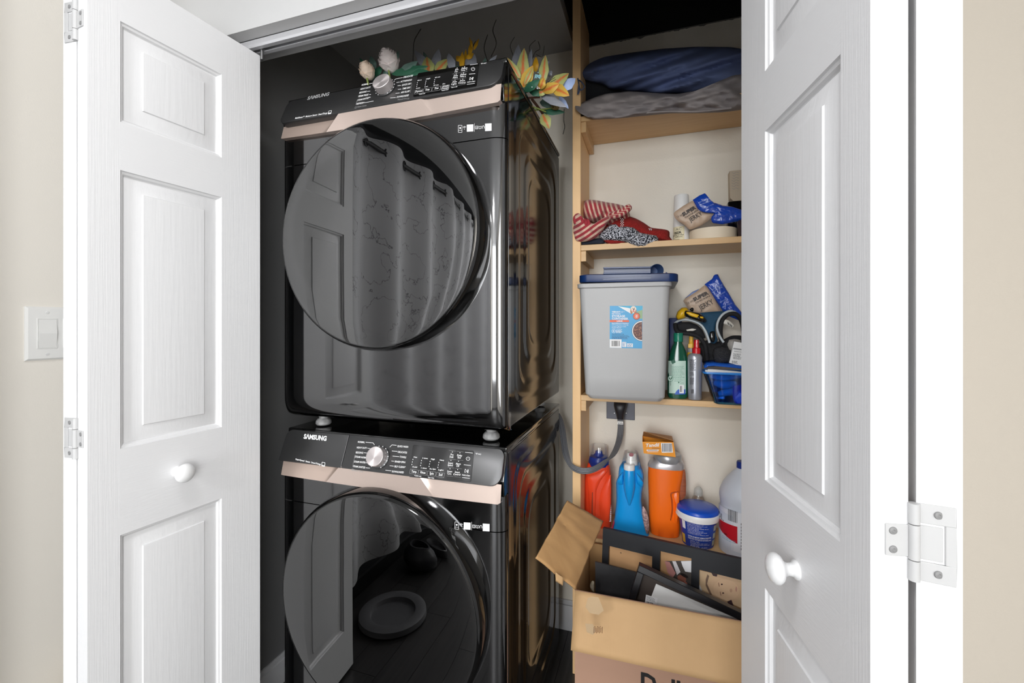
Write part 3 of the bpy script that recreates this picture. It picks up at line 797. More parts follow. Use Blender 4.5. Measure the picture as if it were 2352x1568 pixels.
for t, x0, y0, x1, y1 in (('NORMAL', 2064, 172, 2212, 143), ('HEAVY DUTY', 2036, 265, 2262, 222), ('BEDDING', 2010, 347, 2172, 316), ('PERM PRESS', 1990, 427, 2214, 388), ('STEAM SANITIZE™', 1970, 515, 2252, 455), ('REFRESH', 1948, 597, 2114, 567)):
    dt(C_, 9.8, t, x0, y0, x1, y1, 38)
dt(C_, 9.8, 'Steam Cycles', 1966, 664, 2172, 628, 36, pg_, 0)
pline(pg_, DP, [C_(1912, 680), C_(1946, 674), C_(1956, 640), C_(1922, 646), C_(1912, 680)], .5); pline(pg_, DP, [C_(1938, 600), C_(1966, 490), C_(1984, 487)], .5)
for a in ([(2236, 125), (2310, 112)], [(2190, 298), (2260, 288)], [(2236, 370), (2276, 363)], [(2125, 553), (2335, 513)]): pline(pw_, DP, [C_(*p) for p in a], .8)
for t, x0, y0, x1, y1 in (('DELICATES', 1024, 313, 1092, 301), ('ACTIVEWEAR', 1002, 345, 1085, 331), ('QUICK DRY', 1012, 369, 1080, 358), ('TIME DRY', 1015, 396, 1074, 386), ('AIR FLUFF', 1004, 423, 1068, 413), ('DOWNLOADED', 976, 456, 1062, 442)):
    dt(B_, 3.136, t, x0, y0, x1, y1, 12.5)
dt(B_, 3.136, 'Manual Dry', 982, 474, 1050, 463, 11, pg_, 0)
pline(pg_, DP, [B_(1054, 465), B_(1064, 463), B_(1066, 457), B_(1058, 456), B_(1054, 465)], .5); pline(pg_, DP, [B_(1074, 418), B_(1086, 352)], .4)
for a in ([(1020, 309), (970, 319), (958, 328)], [(998, 341), (975, 345)], [(1006, 365), (983, 368)], [(1010, 391), (985, 394)], [(998, 419), (968, 423)], [(970, 453), (930, 456)]): pline(pw_, DP, [B_(*p) for p in a], .8)
dt(A_, 10.69, '*(3 sec)', 1860, 190, 1996, 172, 28)
for xx, y0, a, c_, yl in ((315, 612, 'More', 'Less', 803), (525, 575, 'High', 'Low', 766), (740, 540, '60 min', '30 min', 732)):
    dt(A_, 10.69, a, xx, y0, xx + 40 + len(a) * 15, y0 - 15 - len(a), 26, off=.0016); dt(A_, 10.69, c_, xx - 36, yl, xx + 6 + len(c_) * 14, yl - 15, 26, off=.0016)
    for k in range(3):
        x, y = xx + 2 - k * 9, y0 + 30 + k * 46
        pquad(pw_, DP, [A_(x - 7, y), A_(x + 5, y - 2), A_(x + 1, y + 20), A_(x - 11, y + 22)], .0016)
dt(A_, 10.69, 'On', 925, 698, 992, 688, 26, off=.0016)
for t, x0, y0, x1, y1, h in (('Dryness', 256, 895, 428, 868, 50), ('Temp.', 497, 852, 612, 836, 48), ('Time', 722, 820, 826, 804, 50), ('Wrinkle', 918, 768, 1078, 745, 44), ('Prevent', 906, 815, 1072, 792, 44)):
    dt(A_, 10.69, t, x0, y0, x1, y1, h, off=.0016, bold=.006)
for x, y in ((342, 868), (560, 832), (775, 798), (995, 765)):
    pline(pg_, DP, [A_(x - 88, y - 28), A_(x + 108, y - 62), A_(x + 92, y + 35), A_(x - 104, y + 66), A_(x - 88, y - 28)], .45, .0016)
dt(A_, 10.69, '*Child Lock', 345, 950, 500, 925, 24, off=.0016); dt(A_, 10.69, '*Smart Care', 900, 860, 1072, 830, 24, off=.0016); dt(A_, 10.69, '*Alarm Off', 1132, 785, 1288, 760, 24, off=.0016)
for t1, t2, x, y in (('Eco', 'Dry', 1276, 365), ('Adjust', 'Time ^', 1460, 333), ('Damp', 'Alert', 1250, 515), ('Adjust', 'Time v', 1434, 485), ('Drum', 'Light', 1222, 668), ('Smart', 'Control', 1414, 640)):
    for t, dy in ((t1, 0), (t2, 52)):
        hw = len(t) * 12.5
        dt(A_, 10.69, t, x - hw - dy * .3, y + dy - 15, x + hw - dy * .3, y + dy - 23, 42, off=.0016, bold=.004)
    pfill(pw_, DP, A_(x + 14, y - 72), .9, .0016, 8); pline(pg_, DP, [A_(x - 100, y + 76), A_(x + 74, y + 48)], .4, .0016)
pline(pw_, DP, [A_(1605, 218), A_(1795, 190)], .7, .0016); pline(pw_, DP, [A_(1530, 695), A_(1720, 668)], .8, .0016); pline(pw_, DP, [A_(1580, 445), A_(1730, 430)], .9, .0016)
power(DP, A_, 1678, 318, 42)
pline(pw_, DP, [A_(1606, 520), A_(1592, 588), A_(1646, 548), A_(1606, 520)], .7, .0016); pquad(pw_, DP, [A_(1664, 518), A_(1690, 515), A_(1674, 580), A_(1648, 583)], .0016)
dt(A_, 10.69, 'Hold to Start', 1532, 655, 1726, 628, 30, off=.0016)
D_ = [A_(318, 435), A_(345, 408), A_(1800, 168), A_(1820, 185), A_(1765, 715), A_(1735, 745), A_(235, 998), A_(205, 985)]
dsp.add([DP.hit(*p, -.001) for p in D_] + [DP.hit(*p, .0010) for p in D_], [tuple(range(7, -1, -1)), tuple(range(8, 16))] + [(i, (i + 1) % 8, 8 + (i + 1) % 8, 8 + i) for i in range(8)])
dsp.done('display', M['display'], DRY, smooth=0, bevel=.0004, bseg=1)
stickers(DRY, lambda x, y: (1053 + x * .93, 288 - x * .115 + y * .95), 1)
pw_.done('lettering', M['print_white'], DRY, smooth=0, recalc=False, merge=False, kind='stuff'); pg_.done('fine_lettering', M['print_grey'], DRY, smooth=0, recalc=False, merge=False, kind='stuff')
# ---------------------------------------------------------------- shelving
SF = 1.60
bx0, bx1 = at(1315, 700, SF).x, at(1333.5, 700, SF).x
SB = root('side_board', (bx0, 1.7, 0), 'tall tan wooden board standing on edge beside the dryer and carrying the shelves', 'board')
MB().box(bx0, bx1, SF, CBY - .002, .0, CEIL + .05).done('board', M['pinev'], SB, smooth=0, bevel=.001, bseg=1)
SZ = []
for top, th, lb in ((2.055, .019, 'tan wooden shelf under the navy fabric bag'), (1.582, .021, 'tan wooden shelf under the crumpled towels and tape roll'), (1.031, .020, 'tan wooden shelf under the pet food container'), (.512, .021, 'tan wooden shelf under the detergent bottles')):
    SZ.append(top)
    MB().box(bx1 + .0005, CRX - .002, SF + .002, CBY - .002, top - th, top).done('shelf', M['pine'], smooth=0, bevel=.001, bseg=1, label=lb, cat='shelf', group='wall shelves')
    b = MB().box(bx1 + .0003, bx1 + .0193, SF + .006, CBY - .004, top - th - .039, top - th - .0005)
    b.done('cleat', M['pine'], SB, smooth=0, bevel=.001, bseg=1)
S1_, S2_, S3_, S4_ = SZ

# outlet and dryer cord
ol = root('outlet', (.0, CBY, .95), 'dryer outlet plate, coloured as in shade, on the wall under the middle shelf', 'outlet')
a, b2 = at(1393, 905, CBY - .005), at(1458, 965, CBY - .005)
MB().box(a.x, b2.x, CBY - .007, CBY - .0005, b2.z, a.z + .02).done('plate', mat('shaded_outlet_plate', S(92, 94, 106), 0.4), ol, smooth=0, bevel=.002)  # shelf shadow is put into the plate's darker bluish colour
for px in (1411, 1438):
    c = at(px, 949, CBY - .008); b = MB(); b.lathe([(.0035, 0), (.0025, .0015), (.0002, .0018)], (c.x, CBY - .007, c.z), (0, -1, 0), 12); b.done('screw', M['steel'], ol)
dc = root('power_cable', (at(1425, 950, 1.78).x, 1.79, .9), 'grey flat dryer cable looping from its black plug across the side board', 'cable')
b = MB(); rings = []
for py, hw, y0, y1 in ((914, 12, 1.79, 1.822), (920, 15, 1.775, 1.822), (930, 15.5, 1.765, 1.822), (940, 13, 1.765, 1.82), (950, 10, 1.77, 1.815), (961, 8, 1.775, 1.81)):
    p, q = at(1425 - hw, py, 1.79), at(1425 + hw, py, 1.79)
    rings.append(sring(((p.x + q.x) / 2, (y0 + y1) / 2, p.z), (q.x - p.x) / 2, (y1 - y0) / 2, 20, 3))
b.loft(rings); b.done('plug', mat('black_plug_rubber', S(34, 34, 40), 0.4), dc, smooth=50)
cm = mat('grey_cord_jacket', S(105, 106, 110), 0.38)
for k, (ox, oy) in enumerate(((-5.0, 0), (-1.6, -.004), (1.8, -.004), (5.0, 0))):
    b = MB()
    w = [(1425 + ox, 960, 1.79 + oy), (1425.5 + ox, 985, 1.785 + oy), (1421 + ox, 1015, 1.76 + oy), (1408 + ox * .8, 1044, 1.69 + oy), (1386, 1064 - ox * .9, 1.62 + oy), (1362, 1078 - ox, 1.585 + oy), (1338, 1081 - ox, 1.575 + oy), (1315, 1072 - ox, 1.58 + oy), (1302 + ox, 1050, 1.60 + oy), (1296 + ox, 1020, 1.64 + oy), (1292 + ox, 990, 1.68 + oy), (1286.5 + ox, 965, 1.72 + oy), (1279 + ox, 950, 1.74 + oy)]
    pxtube(b, w, .0037, 8); b.done('strand', cm, dc, smooth=60)
b = MB(); p, q = at(1418, 968, 1.77), at(1431, 976, 1.77); b.box(p.x, q.x, 1.778, 1.792, q.z, p.z); b.done('cord_tag', M['white_plastic'], dc, smooth=0)
b = MB(); T_ = Plane((0, 1.7778, 0), (0, -1, 0))
for px in (1420.5, 1424, 1427.5): pline(b, T_, [(px, 970), (px + 1.5, 974)], 1)
b.done('tag_print', M['print_black'], dc, smooth=0, recalc=False, kind='stuff')

# ---------------------------------------------------------------- top shelf: garment bag
def fab(name, col, col2, sc=14, bump=.5, rough=.85):
    return mat(name, col, rough, bump=((sc, sc, sc), bump * .6, .006, 4), var=((6, 6, 6), col2, .6))
M['navy'] = fab('navy_bag_fabric', S(104, 120, 168), S(84, 96, 128))
M['navy2'] = fab('grey_bag_fabric', S(158, 150, 148), S(122, 118, 122))
gb = root('garment_bag', (.02, 1.68, S1_), 'dark navy fabric bag with open drawstring mouth on the top shelf', 'bag')
fold = lambda x, y: -.016 * math.sin((x * .42 + y * 1.6) * .085) - .009 * math.sin((x * .75 + y * 2.2) * .11 + 1)
b = MB(); relief(b, [(1334, 168), (1352, 146), (1385, 131), (1440, 122), (1520, 112), (1600, 107), (1680, 108), (1735, 118), (1752, 150), (1740, 190), (1690, 205), (1640, 213), (1590, 218), (1530, 216), (1450, 212), (1402, 206), (1385, 193), (1360, 190), (1340, 182)], 1.72, .13, .014, .022, back=.06, n=110, K=16, seed=3, yfn=lambda x, y: fold(x, y) - .06 * max(0, (1352 - x) / 18))
b.done('upper_panel', M['navy'], gb, smooth=80)
b = MB(); relief(b, [(1318, 243), (1345, 232), (1385, 216), (1440, 209), (1500, 213), (1555, 216), (1610, 206), (1660, 188), (1700, 165), (1735, 165), (1750, 215), (1720, 250), (1660, 258), (1600, 260), (1540, 260), (1480, 266), (1420, 272), (1362, 275), (1335, 262), (1322, 252)], 1.66, .10, .015, .026, back=.05, n=110, K=16, seed=8, yfn=lambda x, y: -.011 * math.sin((x * .9 - y * 1.4) * .10) - .006 * math.sin((x * .5 + y * 1.9) * .16) - .075 * max(0, (1352 - x) / 34) - .075 * max(0, (y - 249) / 26))
b.done('lower_panel', M['navy2'], gb, smooth=80)
b = MB(); relief(b, [(1322, 200), (1330, 182), (1370, 184), (1420, 196), (1470, 212), (1420, 226), (1370, 236), (1325, 238), (1316, 222)], 1.705, -.03, .003, .03, back=.09, n=48, K=6, seed=2); b.done('lining', mat('black_bag_lining', S(16, 17, 24), .8), gb, smooth=80)
b = MB()
for w in ([(1327, 180, 1.60), (1331, 205, 1.585), (1327, 216, 1.585), (1330, 190, 1.585)], [(1330, 184, 1.60), (1337, 190, 1.58), (1342, 200, 1.58), (1334, 207, 1.582), (1330, 198, 1.585)]): pxtube(b, w, .0022, 6)
b.done('drawstring', mat('slate_cord', S(70, 82, 110), .8), gb, smooth=60)
b = MB(); pxtube(b, [(1380, 268, 1.575), (1450, 262, 1.565), (1530, 256, 1.565), (1600, 256, 1.57), (1680, 248, 1.575)], .0035, 6); b.done('hem', M['navy2'], gb, smooth=60)

# ---------------------------------------------------------------- second shelf: towels
def stripemat(name, base, stripe, ang, freq, duty, wob=.25):
    m = mat(name, base, .95, bump=((700, 700, 700), .5, .0015), sheen=.2)
    nt = m.node_tree; b = nt.nodes['Principled BSDF']
    uv = nt.nodes.new('ShaderNodeUVMap'); mp = nt.nodes.new('ShaderNodeMapping'); wv = nt.nodes.new('ShaderNodeTexWave'); rp = nt.nodes.new('ShaderNodeValToRGB'); mx = nt.nodes.new('ShaderNodeMix')
    mp.inputs['Rotation'].default_value = (0, 0, math.radians(ang)); wv.inputs['Scale'].default_value = freq; wv.inputs['Distortion'].default_value = wob * 10; wv.inputs['Detail'].default_value = 0; wv.inputs['Detail Scale'].default_value = .6
    rp.color_ramp.elements[0].position = duty; rp.color_ramp.elements[1].position = duty + .03
    mx.data_type = 'RGBA'; mx.inputs[6].default_value = base; mx.inputs[7].default_value = stripe
    nt.links.new(uv.outputs[0], mp.inputs[0]); nt.links.new(mp.outputs[0], wv.inputs['Vector']); nt.links.new(wv.outputs['Fac'], rp.inputs[0]); nt.links.new(rp.outputs[0], mx.inputs[0]); nt.links.new(mx.outputs[2], b.inputs['Base Color'])
    return m
red, cream = S(168, 52, 62), S(226, 190, 168)
tw = root('striped_towel', (-.19, 1.65, S2_), 'crumpled red dish towel with cream stripes at the end of the second shelf', 'towel')
b = MB(); relief(b, [(1336, 470), (1341, 462), (1352, 458), (1372, 460), (1392, 464), (1412, 467), (1430, 471), (1441, 478), (1446, 489), (1448, 500), (1430, 512), (1400, 520), (1370, 515), (1352, 508), (1340, 500), (1337, 486)], 1.70, .075, .018, .05, back=.05, n=80, K=12, seed=4, yfn=lambda x, y: .008 * math.sin(x * .16 + y * .1))
b.done('towel_body', stripemat('red_cream_stripe', red, cream, 18, 3.1, .60), tw, smooth=80)
b = MB(); pxtube(b, [(1400, 496, 1.635), (1415, 493, 1.615), (1430, 487, 1.61), (1440, 480, 1.612), (1446, 474, 1.625)], [.010, .013, .014] + [.014] * 16 + [.013, .013, .013, .011, .008, .004], 14, 6, uv=True); b.done('rolled_corner', stripemat('red_cream_stripe_b', red, cream, 80, 2.2, .6), tw, smooth=80)
b = MB(); relief(b, [(1317, 500), (1321, 491), (1330, 488), (1336, 496), (1343, 502), (1352, 505), (1360, 514), (1375, 512), (1390, 497), (1403, 500), (1392, 518), (1380, 535), (1368, 547), (1354, 553), (1336, 556), (1322, 552), (1316, 530)], 1.597, .034, .010, .06, back=.002, n=80, K=12, seed=14, yfn=lambda x, y: .006 * math.sin(x * .22 - y * .12))
b.done('towel_fold', stripemat('red_cream_stripe_c', red, cream, -58, 2.7, .55), tw, smooth=80)
b = MB()
for w in ([(1335, 500, 1.59), (1338, 508, 1.572), (1335, 516, 1.58)], [(1342, 502, 1.585), (1346, 511, 1.568), (1343, 522, 1.576)], [(1349, 503, 1.585), (1352, 512, 1.572), (1349, 524, 1.58)], [(1324, 493, 1.60), (1320, 502, 1.585), (1321, 514, 1.58)]): pxtube(b, w, [.003, .004, .005, .0058, .0062, .0064, .0066, .0064, .006, .005, .0042, .0036, .003], 8)
b.done('bunched_edge', mat('red_terry', red, .95), tw, smooth=80)
kn = root('red_knit_scarf', (.0, 1.68, S2_), 'red knitted scarf with white dotted bands lying under the striped towel', 'scarf')
km = mat('red_knit', S(164, 36, 32), .95, bump=((420, 420, 420), .9, .003, 2), var=((260, 260, 260), S(120, 22, 20), .7))
b = MB(); relief(b, [(1385, 515), (1400, 503), (1420, 496), (1445, 496), (1462, 502), (1480, 512), (1495, 523), (1515, 525), (1535, 528), (1539, 532), (1537, 545), (1545, 550), (1546, 554), (1500, 556), (1440, 558), (1395, 552), (1383, 535)], 1.69, .055, .006, .05, back=.05, n=80, K=12, seed=21)
b.done('scarf_body', km, kn, smooth=80)
b = MB(); relief(b, [(1384, 552), (1400, 548), (1425, 550), (1440, 555), (1430, 560), (1398, 562)], 1.615, .02, .003, .05, back=.01, n=40, K=6, seed=22); b.done('scarf_edge', km, kn, smooth=80)
def surfdots(mb, rng, Yb, r):
    for px, py in rng:
        c = at(px, py, Yb); mb.lathe([(.0001, -r * .6), (r * .8, -r * .3), (r, 0), (r * .8, r * .3), (.0001, r * .6)], c, (0, -1, 0), 8)
b = MB()
for i in range(7):
    for j in range(2): b_ = surfdots(b, [(1427 + j * 4 + (i % 2) * 2 - 1, 502 + i * 2.8)], 1.638 + .001 * abs(i - 3), .0018)
for i in range(6):
    for j in range(2): surfdots(b, [(1489 + j * 4 + (i % 2) * 2 - i * .8 + 2, 525 + i * 2.6)], 1.644, .0018)
b.done('white_stitches', M['print_white'], kn, kind='stuff')
fz = mat('grey_fuzzy_yarn', S(70, 74, 86), .95, bump=((230, 230, 230), 1.0, .006, 3))
nt = fz.node_tree; bs = nt.nodes['Principled BSDF']; tc = nt.nodes.new('ShaderNodeTexCoord'); nz = nt.nodes.new('ShaderNodeTexNoise'); rp = nt.nodes.new('ShaderNodeValToRGB')
nz.inputs['Scale'].default_value = 210; nz.inputs['Detail'].default_value = 1
rp.color_ramp.elements[0].position = .45; rp.color_ramp.elements[0].color = S(26, 28, 38); rp.color_ramp.elements[1].position = .56; rp.color_ramp.elements[1].color = S(225, 226, 234)
nt.links.new(tc.outputs['Object'], nz.inputs['Vector']); nt.links.new(nz.outputs['Fac'], rp.inputs[0]); nt.links.new(rp.outputs[0], bs.inputs['Base Color'])
b = MB(); relief(b, [(1375, 538), (1388, 526), (1402, 516), (1414, 514), (1420, 521), (1440, 520), (1456, 523), (1470, 534), (1490, 538), (1508, 541), (1513, 549), (1510, 556), (1498, 562), (1484, 569), (1470, 569), (1450, 563), (1436, 556), (1412, 555), (1385, 552), (1376, 546)], 1.622, .040, .0, .05, back=.02, n=160, K=22, seed=31, yfn=lambda x, y: .004 * mnoise.noise(V((x * .55, y * .55, 5))) + .005 * mnoise.noise(V((x * .09, y * .12, 2))))
b.done('fuzzy_cloth', fz, label='grey flecked fuzzy cloth drooping over the front edge of the second shelf', cat='cloth', smooth=80)
b = MB(); relief(b, [(1331, 557), (1345, 552), (1365, 548), (1380, 546), (1392, 553), (1388, 560), (1350, 563), (1333, 563)], 1.625, .016, .003, .05, back=.03, n=40, K=6, seed=5)
b.done('dark_cloth', mat('dark_slate_cloth', S(38, 42, 56), .9), label='dark slate cloth flattened beneath the striped towel', cat='cloth', smooth=80)
# can
pc = root('primer_can', (at(1565, 500, 1.735).x, 1.735, S2_), 'white capped spray can with cream label behind the treat bag on the second shelf', 'can')
zb_ = S2_; cxx = at(1565, 500, 1.735).x; rr = (at(1583.5, 500, 1.735).x - at(1546.5, 500, 1.735).x) / 2
zt_ = at(1565, 449, 1.735).z
b = MB(); b.lathe([(rr * .97, 0), (rr, .003), (rr, .098), (rr * .98, .101)], (cxx, 1.735, zb_), n=40); b.done('can_body', M['white_plastic'], pc, smooth=40)
zz = at(1565, 484, 1.735).z - zb_
b = MB(); b.lathe([(rr * .98, .100), (rr * .985, .104), (rr * .93, zt_ - zb_ - .004), (rr * .88, zt_ - zb_), (.0005, zt_ - zb_)], (cxx, 1.735, zb_), n=40); b.done('cap', M['white_plastic'], pc, smooth=40)
def cylarc(mb, cx_, cy_, r, t0, t1, z0, z1, n=20):
    mb.grid(lambda u, w: V((cx_ + r * math.sin(math.radians(t0 + (t1 - t0) * u)), cy_ - r * math.cos(math.radians(t0 + (t1 - t0) * u)), z0 + (z1 - z0) * w)), n, 1, uv=False)
def cyltext(mb, t, cx_, cy_, r, t0, t1, z, h, bold=.01):
    text(mb, t, (0, 0, 0), (1, 0, 0), (0, 0, 1), bold, spread=lambda u, w: V((cx_ + r * math.sin(math.radians(t0 + (t1 - t0) * u)), cy_ - r * math.cos(math.radians(t0 + (t1 - t0) * u)), z + h * w)))
b = MB(); cylarc(b, cxx, 1.735, rr + .0005, -95, 18, zb_ + .004, zb_ + .068); b.done('label', mat('cream_label', S(232, 224, 190), .5), pc, smooth=60, recalc=False)
b = MB(); cyltext(b, 'AC', cxx, 1.735, rr + .001, -45, -2, zb_ + .053, .010, -.005); cyltext(b, 'BER', cxx, 1.735, rr + .001, -58, 0, zb_ + .041, .0085, .03)
cyltext(b, 'BLOCKS STAINS', cxx, 1.735, rr + .001, -75, 12, zb_ + .0345, .0042, .02); cyltext(b, 'SHELLAC', cxx, 1.735, rr + .001, -48, 6, zb_ + .028, .0042, .02)
for k in range(4): cyltext(b, 'ooo oooo', cxx, 1.735, rr + .001, -55, -15, zb_ + .020 - k * .0048, .0022)
b.done('lettering', M['print_black'], pc, smooth=0, recalc=False, kind='stuff')
# jerky bags
M['kraft'] = mat('kraft_paper_print', S(190, 166, 144), .45, bump=((26, 26, 26), .5, .01, 2))
M['bagblue'] = mat('glossy_blue_film', S(24, 70, 178), .2, bump=((34, 34, 34), .7, .012, 2), coat=.4)
M['film'] = mat('glossy_clear_edge_film', S(120, 140, 190), .15)
def jerky(label, kraftpoly, bluepoly, Y, tl, pl, extra=None, clear=None):
    c = at(sum(p[0] for p in kraftpoly) / len(kraftpoly), sum(p[1] for p in kraftpoly) / len(kraftpoly), Y)
    r = root('treat_bag', c, label, 'bag', 'chicken jerky bags')
    b = MB(); relief(b, kraftpoly, Y, .012, .003, .06, back=.008, n=72, K=8, seed=3, pw=3, smooth=0); b.done('kraft_front', M['kraft'], r, smooth=60)
    b = MB(); relief(b, bluepoly, Y + .003, .014, .004, .07, back=.008, n=72, K=8, seed=6, pw=3, smooth=0); b.done('blue_film', M['bagblue'], r, smooth=60)
    b = MB()
    for t, a, e, h, bo in tl: ptext(b, t, pl, a, e, h, .001, bo, up=(-h * .5, -h * .87))
    b.done('lettering', mat('brown_black_print', S(40, 28, 26), .5), r, smooth=0, recalc=False, kind='stuff')
    b = MB()
    for t, a, e, h in extra or (): ptext(b, t, pl, a, e, h, .004, 0, up=(-h * .5, -h * .87))
    b.done('small_lettering', mat('pale_blue_print', S(150, 175, 225), .5), r, smooth=0, recalc=False, kind='stuff')
    for poly in clear or ():
        b = MB(); relief(b, poly, Y + .006, .006, .001, .05, back=.002, n=30, K=4, seed=1, smooth=0); b.done('edge_film', M['film'], r, smooth=60)
    return r
Yj = 1.655
jerky('kraft and blue chicken jerky bag lying on the tape roll on the second shelf',
      [(1547, 491), (1550, 486), (1570, 472), (1592, 460), (1597, 470), (1604, 481), (1614, 488), (1640, 492), (1632, 503), (1612, 517), (1590, 526), (1583, 527), (1572, 516), (1558, 508), (1550, 500)],
      [(1591, 459), (1606, 449), (1620, 443), (1626, 454), (1640, 465), (1662, 472), (1680, 474), (1704, 482), (1716, 490), (1712, 505), (1690, 509), (1660, 515), (1636, 512), (1632, 500), (1640, 491), (1614, 488), (1603, 480)], Yj,
      [('SUPER', (1569, 496.5), (1599.5, 478.2), 7.4, .05), ('CHICKEN', (1573.5, 501.6), (1603, 483.6), 3.3, .01), ('JERKY', (1585.5, 510), (1614, 492.5), 10.0, .01), ('12 oz', (1556, 500), (1567, 494), 4, .0)], Plane((0, Yj - .0145, 0), (0, -1, 0)),
      [('MADE WITH AMERICAN', (1604, 468), (1629, 458), 3), ('ALL NATURAL SUPER FOODS', (1607, 473), (1631, 463), 3), ('NO FILLERS ADDED', (1616, 480), (1640, 470), 2.4)])
Yk = 1.745
jerky('kraft and blue chicken jerky bag standing tilted behind the dog harness',
      [(1569, 691), (1573, 686), (1600, 669), (1619, 654), (1628, 664), (1640, 683), (1650, 702), (1660, 722), (1640, 722), (1600, 724), (1584, 712)],
      [(1618, 653), (1636, 640), (1640, 631), (1649, 629), (1657, 645), (1675, 675), (1690, 700), (1703, 716), (1712, 740), (1696, 735), (1664, 722), (1655, 706), (1640, 684), (1629, 666)], Yk,
      [('SUPER', (1594, 692), (1628.5, 674.5), 7.6, .05), ('CHICKEN', (1598, 697.4), (1631, 680.4), 3.4, .01), ('JERKY', (1608.5, 712.5), (1640, 696), 11.6, .01), ('12 oz', (1579, 699), (1592, 691), 4.5, .0)], Plane((0, Yk - .0145, 0), (0, -1, 0)),
      [('MADE WITH AMERICAN', (1636, 667), (1659, 655), 3), ('ALL NATURAL FOODS', (1636, 673), (1659, 660), 3), ('NO FILLERS ADDED', (1646, 682), (1666, 671), 2.6), ('GRAIN FREE', (1655, 695), (1668, 688), 2.6), ('JERKY TREATS', (1660, 706), (1681, 697), 2.6)],
      [[(1572, 686), (1590, 670), (1606, 663), (1600, 671), (1585, 681)]])
# masking tape
tc_ = at(1637, 534, 1.70); tr_ = (at(1692, 534, 1.70).x - at(1582, 534, 1.70).x) / 2 * .99
b = MB(); b.lathe([(tr_, .0), (tr_, at(1637, 517, 1.62).z - S2_ - .004), (tr_ - .0015, .042), (tr_ * .62, .042), (tr_ * .6, .040), (tr_ * .6, 0)], (tc_.x, 1.70, S2_), n=56, cap=False)
b.f.append(tuple()) if False else None
b.done('masking_tape', mat('cream_masking_tape', S(236, 222, 198), .6), label='cream roll of wide masking tape lying flat on the second shelf', cat='tape', smooth=40)
# black caddy, printed carton and dark bag by the right end
bb = MB(); p = at(1672, 470, 1.786); bb.box(p.x, p.x + .09, 1.786, 1.827, S2_, at(1690, 462, 1.79).z)
bb.done('black_box', M['gloss_black'], label='black glossy box behind the blue end of the lying treat bag', cat='box', bevel=.004, smooth=30)
cb_ = root('printed_carton', (at(1690, 430, 1.72).x, 1.74, at(1690, 462, 1.79).z), 'beige carton with scribbled print resting on the black box', 'carton')
zc0 = at(1690, 462, 1.79).z + .0005
bb = MB(); q0 = at(1676, 440, 1.785); rings = []
for z_, dx in ((zc0, .012), (zc0 + .012, .002), (at(1690, 392, 1.79).z, .0)): rings.append([V((q0.x + dx, 1.786, z_)), V((q0.x + .085, 1.786, z_)), V((q0.x + .085, 1.827, z_)), V((q0.x + dx, 1.827, z_))])
bb.loft(rings); bb.done('carton_body', mat('beige_carton', S(200, 186, 164), .6), cb_, smooth=0)
bb = MB(); PC = Plane((0, 1.7855, 0), (0, -1, 0))
for k in range(7):
    y0 = 396 + k * 6; pline(bb, PC, [(1680 + random.random() * 4, y0), (1686, y0 + 3), (1690, y0 - 1), (1697, y0 + 3 * random.random())], .6)
bb.done('print', M['print_grey'], cb_, smooth=0, recalc=False, kind='stuff')
b = MB(); relief(b, [(1692, 508), (1700, 502), (1725, 505), (1735, 530), (1725, 550), (1695, 549)], 1.66, .035, .006, .08, back=.03, n=40, K=8, seed=12)
b.done('dark_pouch', mat('dark_plum_pouch', S(58, 42, 46), .5), label='dark plum pouch squeezed beside the masking tape roll', cat='pouch', smooth=80)
# ---------------------------------------------------------------- third shelf
FC = root('food_container', (-.1, 1.65, S3_), 'large grey pet food container with blue product label on the third shelf', 'container')
M['greytub'] = mat('translucent_grey_tub', S(184, 184, 184), .42, bump=((260, 260, 260), .15, .0008))
z0c = S3_ + .0005
tl, tr2, bl, br = at(1329, 655, 1.50), at(1539, 661, 1.50), at(1343, 916, 1.52), at(1527, 924, 1.52)
b = MB(); rings = []
def rrect(x0, x1, y0, y1, z, r, n=6, tilt=0.0):
    out = []
    for cx_, cy_, a in ((x1 - r, y1 - r, 0), (x0 + r, y1 - r, 90), (x0 + r, y0 + r, 180), (x1 - r, y0 + r, 270)):
        for k in range(n + 1):
            t = math.radians(a + 90 * k / n); px = cx_ + r * math.cos(t)
            out.append(V((px, cy_ + r * math.sin(t), z + tilt * (px - (x0 + x1) / 2))))
    return out
ztop = at(1434, 657, 1.50).z
for t in (0, .015, .04, .2, .5, .8, 1.0):
    i = .012 * (1 - min(1, t / .04)) if t < .04 else 0
    x0 = bl.x + (tl.x - bl.x) * t + i; x1 = br.x + (tr2.x - br.x) * t - i
    rings.append(rrect(x0, x1, 1.525 - .025 * t + i, 1.790 + .02 * t - i, z0c + (ztop - z0c) * t, .022))
b.loft(rings); b.done('tub', M['greytub'], FC, smooth=40)
b = MB(); x0, x1 = tl.x - .006, tr2.x + .006
b.loft([rrect(x0 + .004, x1 - .004, 1.498, 1.812, ztop - .004, .024), rrect(x0, x1, 1.493, 1.816, ztop - .002, .026), rrect(x0 - .001, x1 + .001, 1.492, 1.817, ztop + .011, .026), rrect(x0 + .003, x1 - .003, 1.496, 1.813, ztop + .013, .024), rrect(x0 + .006, x1 - .006, 1.499, 1.81, ztop + .013, .022)])
b.done('rim', M['greytub'], FC, smooth=40)
M['lidblue'] = mat('navy_blue_plastic', S(20, 48, 98), .28)
zl = ztop + .0135; lx0, lx1 = at(1329, 640, 1.49).x, at(1558, 640, 1.49).x
T = lambda z, i=0, rr=.03: rrect(lx0 + i, lx1 - i, 1.488 + i, 1.815 - i, z, rr, tilt=-.020)
